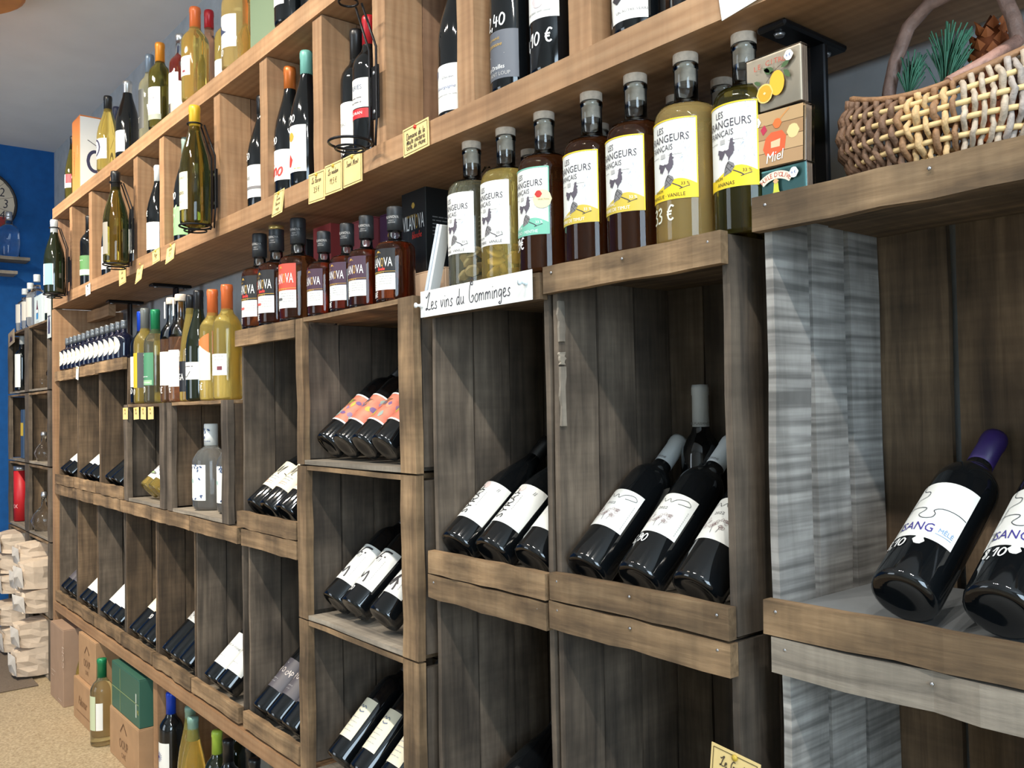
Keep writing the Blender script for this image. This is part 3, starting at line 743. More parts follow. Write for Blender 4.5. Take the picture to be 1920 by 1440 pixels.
# --- whisky bottles
def vil_label(t, col, sub, zb, zt, k, price_txt=None, bar=None):
    R = t['R']; ik = Ink(); zm = zb + (zt - zb) * .40; H = zt - zb; half = 57; W = rad(half) * R
    ik.rect(-W, zm, W, zt, col, 0)
    ik.brand3(-R * .72, R * .86, zm + H * .16, H * .22)
    ik.disc(0.002, zt - H * .08, H * .03, I_GOLD); ik.stroke([(-0.005, zt - H * .12), (0.002, zt - H * .05), (0.009, zt - H * .11)], 0.0009, I_GOLD)
    ik.text('W H I S K Y', H * .06, -0.012, zt - H * .175, I_GOLD, 0.9)
    if sub: ik.pen('blanche', H * .09, 0.010, zm + H * .075, ink(215, 60, 50), H * .016)
    ik.rect(-W, zm + H * .035, W, zm + H * .045, I_GOLD, 1); ik.text('SINGLE MALT', H * .055, -0.002, zm + H * .015, I_GOLD, 1.4)
    for i in range(4): ik.scribble(0.004, W - 0.006, zm - H * (.07 + .06 * i), H * .022, I_LIGHT, i)
    for i in range(3): ik.scribble(-W + 0.010, -0.004, zm - H * (.2 + .06 * i), H * .02, I_LIGHT, 20 + i)
    if bar is not None: ik.rect(-0.022 * k, zm - H * .22, 0.008 * k, zm - H * .165, bar, 1)
    put_label(t, half, zb, zt, M_WHITE, ik)
    if price_txt: price(t, price_txt, zb - 0.0185 * k, 0.015 * k, -14)
    cp = Ink(); H0 = t['H']; rc = t['RC']
    cp.text('VILANOVA', 0.0085, rc * .55, H0 * .885, I_LIGHT, 0.75); cp.text('WHISKY', 0.0035, rc * .55, H0 * .85, I_LIGHT, 0.9); cp.text('OCCITANIE', 0.0035, rc * .55, H0 * .83, I_LIGHT, 0.9)
    cp.cyl('cap_lettering', t, rc)
BLKL, REDL, PURL = ink(28, 28, 30), ink(196, 78, 62), ink(72, 48, 66)
M_CAPK = plain(srgb(44, 46, 48), 0.45, name='black_cap')
vil = [
 (-2.288, 0.048, 0.262, BLKL, True, '73', 'tall whisky bottle with black label at the end beside the orange-capped wines', ink(205, 90, 80), None, 1.0),
 (-2.180, 0.048, 0.264, BLKL, True, '53€', 'tall whisky bottle with gold-topped stopper and black label', ink(205, 90, 80), plain(srgb(205, 180, 110), 0.35, 0.7, 'gold_cap'), 1.0),
 (-2.052, 0.048, 0.262, REDL, False, None, 'tall whisky bottle with coral red label', ink(90, 90, 90), None, 1.0),
 (-1.914, 0.040, 0.206, PURL, False, None, 'small whisky bottle with plum label beside the coral-labelled one', None, None, .8),
 (-1.800, 0.040, 0.205, PURL, False, '38€', 'small whisky bottle with plum label and 38€ written on its glass', None, None, .8),
 (-1.712, 0.040, 0.207, PURL, False, None, 'small whisky bottle with plum label, third of the plum ones', None, None, .8),
 (-1.592, 0.042, 0.204, BLKL, True, '36€', 'small whisky bottle with black label and 36€ written on its glass', None, None, .8),
]
for (X, R, H, col, sub, pr_, lab, bar, ctop, k) in vil:
    g = G_WHISKY if col is not REDL else G_RUM
    t = bottle('vil', R, H, X, 0.985, Zc, lab, g, M_CAPK, capz=.755, name='whisky_bottle', group='whisky bottles on the crates', head=0.62, rc=R * .41, captop=ctop)
    t['RC'] = R * .41
    vil_label(t, col, sub, H * .125, H * .545, k, pr_, bar)
    lathe('glass_base', t, [(0, 0), (R * .97, 0), (R, .003), (R, .008), (0, .009)], G_CLEAR)

# --- gift boxes behind the whisky
def carton(name, lo, hi, mat, label, cat='box', group=None, rz=0, flap=True):
    t = thing(name, label, cat, ((lo[0] + hi[0]) / 2, (lo[1] + hi[1]) / 2, lo[2]), (0, 0, rad(rz)), group)
    d = [hi[i] - lo[i] for i in range(3)]
    link('carton_body', box_mesh(d[0], d[1], d[2] - 0.004, 0.0015), mat, t, (0, 0, (d[2] - 0.004) / 2))
    if flap:
        for s in (-1, 1):
            link('top_flap', box_mesh(d[0] - 0.002, d[1] / 2 - 0.001, 0.003, 0.0006), mat, t, (0, s * d[1] / 4, d[2] - 0.0022))
    t['w'] = d[0]; t['d'] = d[1]; t['h'] = d[2]
    return t
def face(t, ik, side='front', name='lettering'):
    o = ik.flat(name, t, 0.0005)
    if side == 'front': o.location = (0, -t['d'] / 2, 0)
    else: o.location = (t['w'] / 2, 0, 0); o.rotation_euler = (0, 0, PI / 2)
    return o
def vil_box(lo, hi, col, label, side_lines=False):
    t = carton('gift_box', lo, hi, plain(col, 0.4, name='gift_box_card'), label, group='whisky gift boxes')
    ik = Ink(); h = t['h']
    ik.brand3(-.044, .044, h * .50, .034)
    ik.text('WHISKY', 0.009, -0.01, h * .66, I_GOLD, 1.2); ik.disc(0.0, h * .78, 0.007, I_GOLD)
    ik.pen('blanche', 0.016, 0.014, h * .40, ink(215, 60, 50), 0.002)
    face(t, ik)
    if side_lines:
        i2 = Ink()
        for k in range(6): i2.scribble(-0.035, 0.035, h * .62 - k * .008, 0.004, ink(150, 150, 150), k)
        face(t, i2, 'side')
vil_box((-2.20, 1.10, Zc), (-2.10, 1.20, Zc + 0.28), srgb(172, 72, 70), 'tall coral red gift box behind the whisky bottles')
vil_box((-1.985, 1.10, Zc), (-1.885, 1.20, Zc + 0.255), srgb(150, 72, 76), 'dusty rose gift box behind the plum-labelled bottles')
vil_box((-1.865, 1.11, Zc), (-1.775, 1.20, Zc + 0.252), srgb(74, 40, 72), 'dark purple gift box beside the rose one')
t = carton('cardboard_box', (-1.75, 1.09, Zc), (-1.56, 1.205, Zc + 0.085), plain(srgb(206, 178, 150), 0.7, name='pale_card'), 'low pale carton under the black gift box')
vil_box((-1.74, 1.095, Zc + 0.087), (-1.64, 1.20, Zc + 0.285), srgb(30, 32, 32), 'black gift box standing on a low pale carton', True)
vil_box((-2.34, 1.10, Zc), (-2.24, 1.20, Zc + 0.255), srgb(38, 42, 42), 'black gift box behind the gold-topped whisky bottle')
# leaflets and cellophane
t = thing('leaflet_stack', 'leaning stack of white leaflets beside the handwritten sign', 'leaflets', (-1.46, 0.985, Zc + 0.001), (0, rad(20), 0))
for k in range(5):
    link('leaflet', box_mesh(0.0035, 0.022, 0.135, 0.0004), plain(srgb(205 + 4 * k, 212 + 3 * k, 222), 0.5, name='leaflet_paper'), t, (0.0045 * (k - 2), random.uniform(-.002, .002), 0.0675 + 0.008 + random.uniform(-.002, .002)))
t = bpy.data.meshes.new('bag'); bm = bmesh.new(); bmesh.ops.create_icosphere(bm, subdivisions=3, radius=1.0)
rr = random.Random(5)
for v in bm.verts:
    kx = 1 + rr.uniform(-.22, .22)
    v.co = Vector((v.co.x * 0.036 * kx, v.co.y * 0.03 * kx, (v.co.z * 0.13 + 0.135) * (1 + rr.uniform(-.02, .02))))
    if v.co.z < 0.004: v.co.z = 0.004
bm.to_mesh(t); bm.free()
o = link('cellophane_bag', t, G_THIN, None, (-1.408, 1.09, Zc + 0.002)); tag(o, 'crumpled clear cellophane bag behind the first liqueur bottle', 'bag')

# --- handwritten sign
def card(name, label, cat, cx, cz, wd, ht, mat, y=YF - 0.004, rot=0.0, tk=0.0012, group=None, skew=0.0):
    t = thing(name, label, cat, (cx, y, cz), (rad(skew), rad(-rot), 0), group)
    link('card', box_mesh(wd, tk, ht), mat, t, (0, 0, 0))
    t['d'] = tk
    return t
def pin(t, x, z, col=(235, 238, 240), long=True):
    pts = [(0.0012, -0.006), (0.0012, 0), (0.0045, 0.001), (0.0045, 0.003), (0.0025, 0.004), (0.0028, 0.011), (0.005, 0.013), (0.005, 0.015), (0, 0.0155)] if long else [(0.0012, -0.004), (0.004, 0.0005), (0.0042, 0.0025), (0, 0.004)]
    lathe('push_pin', t, pts, plain(srgb(*col), 0.3, name='pin_plastic'), 10, (x, -t['d'] / 2, z), (PI / 2, 0, 0))
def write(t, ik, name='handwriting'):
    o = ik.flat(name, t, 0.0004); o.location = (0, -t['d'] / 2, 0); return o
t = card('paper_sign', 'white handwritten sign pinned across the crate above the SYRAH bottles', 'sign', -1.238, 1.428, 0.325, 0.049, plain(srgb(240, 240, 236), 0.25, name='laminated_paper'), y=0.921)
ik = Ink(); ik.pen('Les vins du Comminges', 0.0300, -0.018, -0.012, ink(50, 45, 55), 0.0017, shear=0.05); write(t, ik)
pin(t, -0.158, -0.002); pin(t, 0.148, 0.004, (215, 232, 240))

# --- paper price tags along the lower shelf
def ptag(cx, cz, wd, ht, lines, label, rot=0.0, mat=None, border=True, pcol=(200, 170, 60), y=None, cat='price tag', skew=0):
    t = card('price_tag', label, cat, cx, cz, wd, ht, mat or M_KRAFT, y=(y or YF - 0.003), rot=rot, group='handwritten shelf tags', tk=0.001, skew=skew)
    ik = Ink(); w2, h2 = wd / 2 - 0.004, ht / 2 - 0.004; bc = ink(90, 75, 40)
    if border:
        for a, b in (((-w2, -h2), (w2, -h2)), ((w2, -h2), (w2, h2)), ((w2, h2), (-w2, h2)), ((-w2, h2), (-w2, -h2))): ik.stroke([a, b], 0.001, bc, 1, 1)
    sz = min(0.013, wd / 6)
    for k, s in enumerate(lines):
        s_w = sum(PEN.get(c, PEN['n'])[0] for c in s); z = min(sz, (wd - 0.014) / max(s_w, 1))
        ik.pen(s, z, 0, h2 - 0.02 - k * (2 * h2 - 0.016) / max(len(lines), 1), ink(70, 60, 50), z * .1)
    write(t, ik)
    pin(t, 0, ht / 2 - 0.006, pcol, False)
    return t
ptag(-2.040, 1.746, 0.060, 0.062, ['Cuvee', 'Beaume', 'rouge'], 'kraft tag twisted on the shelf edge below the teal-capped bottle', rot=3, skew=-8)
ptag(-1.833, 1.743, 0.080, 0.068, ['Le Boiron', '3,5 €'], 'kraft tag priced 3,5 €, first of three in a row', rot=-2)
ptag(-1.752, 1.746, 0.080, 0.067, ['Le Hauban', '11,5 €'], 'kraft tag priced 11,5 €, middle of three in a row', rot=-1)
ptag(-1.666, 1.746, 0.082, 0.066, ['Saint Mont'], 'kraft tag lettered Saint Mont, last of three in a row', rot=0)
ptag(-1.418, 1.752, 0.090, 0.055, ['Domaine de la', 'Haute vacherie', 'Cote du rhone'], 'kraft tag held by a red pin on the shelf edge', rot=2, pcol=(205, 50, 40))
ptag(-0.660, 1.764, 0.085, 0.070, ['Nicolas', 'Embrun'], 'white card corner pinned on the shelf above the picture cards', rot=8, mat=M_WHITE, border=False, pcol=(235, 235, 235))
ptag(-3.850, 1.740, 0.070, 0.044, ['Gin'], 'small white tag on the shelf end above the round-labelled bottles', mat=M_WHITE, border=False, pcol=(60, 60, 60), rot=2)
ptag(-3.368, 1.735, 0.085, 0.062, ['Saint', 'Veran'], 'kraft tag under the second hanging bottle', rot=3)
ptag(-3.165, 1.722, 0.072, 0.070, ['Alsace', '9 €'], 'curled kraft tag under the middle of the shelf', rot=8, skew=-10)
ptag(-2.985, 1.752, 0.075, 0.045, ['Macon', '8 €'], 'kraft tag on the shelf edge beside the green-labelled bottle', rot=3)
ptag(-2.842, 1.742, 0.080, 0.060, ['Chablis', '12 €'], 'kraft tag bent outwards under the hanging yellow-capped bottle', rot=6, skew=-8)
ptag(-4.030, 1.410, 0.040, 0.055, ['24 €'], 'small white tag on the crate below the round-labelled bottles', rot=-10, mat=M_WHITE, border=False, y=YF - 0.003)
ptag(-0.706, 0.762, 0.075, 0.055, ['Le Graille', '8 €'], 'kraft tag pinned inside the near bottom crate', rot=-6, y=YF - 0.004)
ptag(-2.262, 0.520, 0.040, 0.045, ['6 €'], 'small kraft tag behind the dark-labelled leaning bottles', y=1.04)
# four tags on a string along the low crate
for k, (a, b) in enumerate(((-3.345, 0), (-3.215, 2), (-3.135, -2), (-3.055, 1))):
    t = ptag(a, 1.235, 0.058, 0.042, [['Uby', 'Cote', 'Sec', 'Rose'][k]], ['first', 'second', 'third', 'last'][k] + ' of four kraft tags strung on the low crate edge, from the pine end', rot=b, border=False, y=YF - 0.002)

# --- picture cards in a stack
def picture_card(cz, label, draw, base, dx=0.0, rot=0.0):
    t = thing('picture_card_pack', label, 'card', (-0.655 + dx, 0.975, cz), (0, rad(-rot), 0), 'vintage picture cards')
    wd, ht, dp = 0.080, 0.071, 0.018
    for k in range(4):
        link('card', box_mesh(wd, 0.003, ht, 0.0004), plain(srgb(*base), 0.5, name='picture_card') if k == 0 else M_CARD2, t, (0, 0.0042 * k, ht / 2))
    link('clear_sleeve', box_mesh(wd + 0.004, dp + 0.002, ht + 0.003, 0.001), G_THIN, t, (0.001, 0.0065, ht / 2 - 0.0005))
    t['d'] = 0.021
    ik = Ink(); draw(ik, wd, ht)
    o = ik.flat('lettering', t, 0.0003); o.location = (0, -0.0048, ht / 2)
    st = Ink(); st.disc(0.026 if base[2] > 120 or base[0] > 220 else -0.028, 0.024, 0.0068, I_WHITE, 2); st.text('6 €', 0.005, 0.026 if base[2] > 120 or base[0] > 220 else -0.028, 0.024, ink(80, 110, 170), lay=3)
    o2 = st.flat('price_sticker', t, 0.0006); o2.location = (0, -0.0048, ht / 2)
GRN, YLO, ORA = ink(70, 95, 55), ink(240, 180, 50), ink(230, 120, 50)
def leaf(ik, x, y, L, a, m=None):
    P = [(0, 0), (.3, .22), (.7, .2), (1, 0), (.7, -.2), (.3, -.22)]
    ik.poly([(x + L * (u * math.cos(a) - v * math.sin(a)), y + L * (u * math.sin(a) + v * math.cos(a))) for u, v in P], m or GRN, 1, 0.001)
def d_lemon(ik, w_, h_):
    for i, ch in enumerate('LE CITRON'): ik.text(ch, 0.0095, -0.024 + i * 0.0062, 0.0205 + 0.0025 * math.sin(i / 8 * PI), ink(190, 80, 60))
    ik.poly([(0.008 + 0.011 * math.cos(a), -0.006 + 0.016 * math.sin(a)) for a in [2 * PI * i / 20 for i in range(20)]], YLO, 2, 0.001)
    ik.disc(-0.010, -0.015, 0.0125, ink(245, 200, 110), 3); ik.disc(-0.010, -0.015, 0.0105, ink(240, 160, 40), 4); ik.disc(-0.010, -0.015, 0.002, ink(250, 225, 160), 5)
    for p in ((-.002, .008, .014, 2.3), (.004, .012, .016, 2.9), (.014, .012, .014, .4), (.018, .008, .015, -.9), (-.016, -.002, .012, 2.6), (-.02, -.02, .009, 3.6)): leaf(ik, *p)
    ik.stroke([(-0.008, -0.002), (0.004, 0.01), (0.016, 0.016)], 0.001, ink(90, 70, 50))
def d_honey(ik, w_, h_):
    for k, c in enumerate(((176, 140, 100), (190, 155, 112), (165, 128, 88), (184, 150, 106))): ik.rect(-w_ / 2, -h_ / 2 + h_ * k / 4 + .0006, w_ / 2, -h_ / 2 + h_ * (k + 1) / 4, ink(*c), 0)
    ik.poly([(-.018, -.012), (-.014, .002), (-.006, .008), (.010, .008), (.016, .0), (.014, -.016), (.0, -.022), (-.014, -.02)], ink(224, 92, 50), 1, 0.001)
    ik.poly([(-.006, -.004), (.008, -.002), (.007, -.012), (-.006, -.012)], ink(235, 190, 150), 2, 0.001)
    ik.stroke([(0.002, 0.016), (0.008, 0.024), (0.02, 0.034)], 0.0022, ink(200, 140, 80), 1, 1); ik.disc(0.003, 0.018, 0.0065, ink(222, 110, 50), 2)
    ik.poly([(-.022, .014), (-.016, .02), (-.012, .012), (-.018, .006)], ink(180, 40, 70), 1, 0.001)
    ik.disc(0.026, 0.004, 0.009, ink(225, 200, 140), 1)
    ik.text('Miel', 0.018, 0.0, -0.024, I_WHITE, 0.85, 0.25, 0.12, 3)
def d_oil(ik, w_, h_):
    for i, ch in enumerate("HUILE D'OLIVE"):
        a = (i - 6) / 6 * 0.62; ik.text(ch, 0.0085, 0.034 * math.sin(a), -0.008 + 0.034 * math.cos(a), ink(196, 60, 50), 0.9, 0, -a, 2)
    for i in range(12):
        a0 = (i - 6) / 6 * 0.7; a1 = (i - 5) / 6 * 0.7
        ik.add([(r_ * math.sin(a), -0.008 + r_ * math.cos(a)) for a in (a0, a1) for r_ in (0.029, 0.039)], [(0, 2, 3, 1)], ink(232, 226, 200), 1)
    ik.poly([(-.003, .016), (.003, .016), (.004, .006), (.011, -.008), (.012, -.024), (-.012, -.024), (-.011, -.008), (-.004, .006)], ink(206, 208, 70), 2, 0.001)
    ik.disc(0, 0.018, 0.004, ink(214, 170, 120), 3); ik.disc(0, -0.016, 0.006, ink(120, 130, 50), 3)
    ik.text('Extra', 0.008, 0.026, -0.014, ink(225, 235, 230), 0.8, 0.2)
picture_card(1.491 - 0.032, 'teal picture card pack lettered HUILE D\'OLIVE, partly hidden by the rail', d_oil, (108, 172, 170), 0.003)
picture_card(1.5325, 'brown picture card pack lettered Miel with a honey pot', d_honey, (176, 140, 100), 0.002, -2)
picture_card(1.608, 'cream picture card pack lettered LE CITRON with lemons', d_lemon, (246, 226, 198), 0.0, 0)
picture_card(1.536 + 0.0, 'honey picture pack', d_honey, (176, 140, 100)) if False else None

# --- wicker basket
t = thing('wicker_basket', 'rough wicker basket with branch handle on the near crate', 'basket', (-0.472, 1.068, 1.4885))
BL, BW, BH = 0.130, 0.090, 0.103         # half length, half width, height
def bpt(u, v, k=1.0):                     # u around, v 0 bottom..1 rim
    s = 0.55 + 0.45 * math.sin(min(v, 1.0) * PI * 0.62) / math.sin(PI * 0.62 * 1.0) if v < 1 else 1.0
    s = 0.62 + 0.42 * math.sin(PI * (0.12 + 0.62 * v))
    dip = 0.020 * math.cos(2 * u)
    return Vector((BL * s * k * math.cos(u), BW * s * k * math.sin(u), 0.004 + (BH + dip * v) * v))
cols = [srgb(122, 92, 70), srgb(150, 112, 78), srgb(205, 170, 120), srgb(190, 172, 150), srgb(172, 160, 150)]
wick = [plain(c, 0.7, name='willow', var=0.25, bump=0.5, scale=70) for c in cols]
peeled = plain(srgb(226, 196, 140), 0.6, name='peeled_willow', var=0.1, scale=60)
for k in range(5):
    v = 0.08 + 0.185 * k
    link('willow_rib', tube_mesh([[bpt(2 * PI * i / 40, v) for i in range(40)]], 0.0034, 6, True), peeled, t)
N = 84
for j in range(N):
    u = 2 * PI * j / N; rr = random.Random(j)
    path = []
    for i in range(17):
        v = i / 16 * 1.0
        wv = math.cos((v - 0.08) / 0.185 * PI + (PI if j % 2 else 0))
        p = bpt(u + rr.uniform(-.012, .012), v); nrm = Vector((p.x / BL ** 2, p.y / BW ** 2, 0)).normalized()
        path.append(p + nrm * wv * 0.0052)
    cx = math.cos(u)
    mt = wick[0 if cx < -0.55 else (1 if rr.random() < .3 else 0) if cx < -0.1 else (2 if rr.random() < .7 else 1) if cx < 0.3 else (3 if rr.random() < .5 else 4)]
    link('willow_weaver', tube_mesh([path], rr.uniform(0.0030, 0.0042), 6), mt, t)
link('rim_hoop', tube_mesh([[bpt(2 * PI * i / 40, 1.0) + Vector((0, 0, 0.002)) for i in range(40)]], 0.0042, 6, True), wick[1], t)
hp = [(-.084, 0, .10), (-.078, 0, .135), (-.070, 0, .165), (-.052, 0, .203), (-.026, 0, .222), (.006, 0, .227), (.038, 0, .222), (.058, 0, .203), (.069, 0, .17), (.075, 0, .13), (.077, 0, .09)]
link('handle', tube_mesh([hp], 0.0085, 8), plain(srgb(140, 112, 100), 0.55, name='branch_bark', var=0.35, bump=0.5, scale=50), t)
for s in (0.9,):
    for k in range(5):
        P = [(0.076 + 0.011 * math.cos(a), 0.011 * math.sin(a), BH + 0.008 + 0.006 * k + 0.004 * math.sin(2 * a)) for a in [2 * PI * i / 14 for i in range(14)]]
        link('handle_wrap', tube_mesh([P], 0.0035, 6, True), wick[2] if k % 2 else wick[3], t)
link('cross_branch', tube_mesh([[(0.030, -0.080, BH - 0.012), (0.056, -0.045, BH + 0.012), (0.078, -0.014, BH + 0.036)]], 0.0075, 8), plain(srgb(170, 130, 115), 0.55, name='branch_bark_pale', var=0.35, bump=0.5, scale=50), t)
link('basket_floor', box_mesh(2 * BL * 0.72, 2 * BW * 0.72, 0.006, 0.002), wick[1], t, (0, 0, 0.006))
def sprig(x, y, z, n, L, label, seed):
    r_ = random.Random(seed); vs, fs = [], []
    o = thing('pine_sprig', label, 'pine sprig', (x, y, z), group='pine sprigs in the basket')
    link('twig', tube_mesh([[(0, 0, -0.07), (0.003, 0, 0.0), (0.008, 0, L * .55)]], 0.0018, 5), wick[0], o)
    paths = []
    for k in range(n):
        h = r_.uniform(0, L * .5); a = r_.uniform(0, 2 * PI); sp = r_.uniform(.2, .75)
        d = Vector((math.cos(a) * sp + .25, math.sin(a) * sp * .6, 1)).normalized()
        p0 = Vector((0.008 * h / L, 0, h)); paths.append([p0, p0 + d * L * .3, p0 + d * L * .55])
    nd = link('needles', tube_mesh(paths, 0.0009, 3), plain(srgb(84, 140, 112), 0.5, name='pine_needles', var=0.3), o)
    nd['kind'] = 'stuff'
sprig(-0.524, 1.06, 1.598, 80, 0.058, 'small pine sprig by the thinner end of the basket handle', 1)
sprig(-0.480, 1.06, 1.588, 130, 0.085, 'larger fan of pine needles in the middle of the basket', 2)
# reddish seed cone
o = thing('pine_cone', 'reddish brown cone at the back of the basket', 'cone', (-0.440, 1.098, 1.520))
lathe('cone_core', o, [(0, 0), (0.022, 0.015), (0.030, 0.06), (0.022, 0.13), (0, 0.165)], plain(srgb(130, 66, 30), 0.7, name='cone_brown'), 14)
sc_m = mesh([(0, 0, 0), (-.007, 0, .006), (.007, 0, .006), (0, -.005, .014), (0, .003, .008)], [(0, 2, 3), (0, 3, 1), (1, 3, 4), (2, 4, 3), (0, 1, 4), (0, 4, 2)]); sc_m.materials.append(plain(srgb(166, 92, 44), 0.7, name='cone_scale'))
for k in range(90):
    a = k * 2.399; h = 0.012 + 0.145 * k / 90; r_ = 0.030 * math.sin(PI * min(1, (h + .02) / .19)) ** .6
    link('cone_scale', sc_m, None, o, (r_ * math.cos(a), r_ * math.sin(a), h - .008), (0, 0, a + PI / 2))

# --- bottles leaning in the crates
def nth(i, n):
    return ['leftmost', 'second from left', 'third from left', 'fourth from left'][i] if i < n - 1 or n == 1 else 'rightmost'
CAP_K = plain(srgb(26, 26, 28), 0.35, name='black_capsule'); CAP_W = plain(srgb(208, 214, 216), 0.4, name='white_capsule')
CAP_P = plain(srgb(58, 40, 104), 0.4, name='purple_capsule')
def lab_syrah(t, first=True):
    ik = Ink(); R = t['R']
    if first:
        ik.text('SYRAH', 0.025, -0.004, 0.093, I_BLACK, 1.0, 0, PI / 2)
        for k in range(9): ik.rect(0.0115, 0.078 + 0.004 * k, 0.0125, 0.0805 + 0.004 * k, I_GREY, 1)
        ik.disc(-0.002, 0.130, 0.009, ink(238, 214, 208), 1); ik.text('//', 0.011, 0.03, 0.126, I_BLACK)
    else:
        for k in range(5): ik.stroke([(-0.03 + 0.012 * k, 0.075), (-0.02 + 0.012 * k, 0.10), (-0.028 + 0.014 * k, 0.13)], 0.0005, I_LIGHT)
    put_label(t, 70, 0.047, 0.140, M_WHITE, ik)
for i, X in enumerate((-1.351, -1.245, -1.135)):
    t = lean('burg', 0.0415, 0.30, X, 0.9355, nth(i, 3) + (' leaning bottle with SYRAH label, under the handwritten sign' if i < 2 else ' leaning bottle in the SYRAH crate, blank-looking white label'), G_BLACK, CAP_K, 43, group='bottles leaning in the SYRAH crate')
    lab_syrah(t, i < 2)
bottle('burg', 0.034, 0.315, -1.300, 1.180, 0.9355, 'bottle standing upright at the back of the SYRAH crate', G_GREEN, CAP_K, capz=.9)
def lab_sign(t, k):
    ik = Ink()
    ik.stroke([(-0.03, 0.128), (-0.022, 0.140), (-0.024, 0.128), (-0.014, 0.136), (-0.008, 0.128), (0.0, 0.134), (0.004, 0.127), (0.012, 0.134), (0.028, 0.138), (0.034, 0.131), (0.016, 0.127)], 0.0008, I_BLACK)
    ik.text('2022', 0.007, -0.004, 0.115, I_GREY, 1.3)
    r_ = random.Random(4)
    for j in range(26):
        x = r_.uniform(-0.026, 0.02); y = r_.uniform(0.085, 0.103)
        ik.stroke([(x, y), (x + .003, y + .003), (x + .001, y + .005), (x - .002, y + .002), (x, y)], 0.0005, ink(130, 100, 100))
    ik.stroke([(-0.002, 0.092), (0.0, 0.078)], 0.0007, I_GREY); ik.stroke([(0.01, 0.09), (0.008, 0.08)], 0.0007, I_GREY)
    for j in range(12): ik.rect(0.036, 0.075 + .004 * j, 0.037, 0.0775 + .004 * j, I_LIGHT, 1)
    put_label(t, 63, 0.068, 0.146, M_WHITE, ik)
for i, X in enumerate((-1.006, -0.897, -0.792)):
    t = lean('bord', 0.0385, 0.302, X, 0.9405, nth(i, 3) + ' leaning bottle with signed white label and grey-white capsule', G_BLACK, CAP_W, 42, group='bottles with signed white labels')
    lab_sign(t, i)
    ck = Ink(); ck.text('DOMAINE', 0.0055, 0.0, 0.246, I_GREY, 1.0); ck.cyl('cap_lettering', t, 0.0171)
    if i == 1: price(t, '6,90', 0.046, 0.017, -18)
t = bottle('bord', 0.034, 0.322, -0.951, 1.180, 0.9405, 'bottle with white capsule standing upright behind the signed labels', G_BLACK, CAP_W, capz=.785)
ck = Ink(); ck.text('DOMAINE PLAISANCE', 0.006, 0.0, 0.258, I_GREY, 0.9); ck.cyl('cap_lettering', t, 0.0155)
put_label(t, 60, 0.06, 0.15, M_WHITE)
def lab_puzzle(t):
    ik = Ink(); dk = ink(50, 52, 60); vi = ink(64, 56, 140)
    z0, z1 = 0.063, 0.160
    ik.stroke([(-0.046, 0.112), (-0.025, 0.114), (-0.006, 0.112), (-0.005, 0.107), (-0.010, 0.100), (-0.003, 0.094), (0.006, 0.096), (0.008, 0.103), (0.005, 0.108), (0.012, 0.113), (0.03, 0.114), (0.04, 0.113)], 0.0009, dk)
    ik.stroke([(-0.024, 0.160), (-0.024, 0.150), (-0.020, 0.145), (-0.012, 0.142), (-0.012, 0.134), (-0.020, 0.130), (-0.024, 0.128), (-0.025, 0.114)], 0.0009, dk)
    ik.stroke([(-0.025, 0.114), (-0.026, 0.104), (-0.032, 0.100), (-0.038, 0.094), (-0.03, 0.088), (-0.026, 0.086), (-0.026, 0.064)], 0.0009, dk)
    ik.text('I', 0.022, -0.0235, 0.079, dk, 0.8); ik.text('SANG', 0.0200, -0.004, 0.079, vi, 0.72); ik.text('MÊLÉ', 0.0095, 0.028, 0.080, ink(130, 165, 205), 0.8)
    ik.rect(0.018, 0.0735, 0.036, 0.0742, ink(130, 165, 205), 1)
    put_label(t, 62, z0, z1, M_WHITE, ik)
    k2 = Ink(); k2.disc(0.006, 0.057, 0.0065, M_WHITE, 0); k2.poly([(0.003, .058), (.009, .058), (.011, .064), (.001, .064)], M_WHITE, 0, .001); k2.cyl('label_tab', t, t['R'])
for i, X in enumerate((-0.494, -0.393, -0.288)):
    t = lean('bord', 0.0380, 0.302, X, 0.9785, ['leaning bottle with whole jigsaw-piece label and purple capsule', 'leaning bottle with cropped jigsaw label beside the whole one', 'third leaning bottle with jigsaw label, deepest in the near crate'][i], G_BLACK, CAP_P, 49, Yb=0.955, group='bottles with jigsaw labels')
    lab_puzzle(t); price(t, '8,10', 0.044, 0.015, -30 if i == 0 else -20)
# coral picture labels
def lab_coral(t, k):
    ik = Ink(); r_ = random.Random(10 + k); R = t['R']; W = rad(100) * R
    ik.rect(-W, 0.054, W, 0.058, I_WHITE, 1); ik.rect(-W, 0.137, W, 0.141, I_WHITE, 1)
    for j in range(16):
        c = [(150, 120, 150), (120, 90, 140), (225, 150, 120), (150, 170, 160), (200, 90, 80), (190, 180, 80)][j % 6]
        x, y = r_.uniform(-.04, .04), r_.uniform(.072, .126)
        ik.disc(x, y, r_.uniform(.004, .010), ink(*c), 0.2 + .05 * j, r_.uniform(.004, .011))
    for j in range(5): ik.stroke([(-.01 + .004 * j, .10), (-.012 + .004 * j, .112), (-.004 + .004 * j, .122)], 0.0011, ink(60, 90, 60), 1.5)
    put_label(t, 100, 0.054, 0.141, plain(srgb(222, 128, 104), 0.5, name='coral_label', var=0.25, scale=40), ik)
for i, X in enumerate((-1.862, -1.783, -1.697, -1.612)):
    t = lean('bord', 0.0375, 0.30, X, 1.119, nth(i, 4) + ' leaning bottle with coral picture label in the topmost lying crate', G_BLACK, CAP_K, 42, group='bottles with coral picture labels')
    lab_coral(t, i)
    if i == 2: price(t, '9,5', 0.158, 0.014, 0)
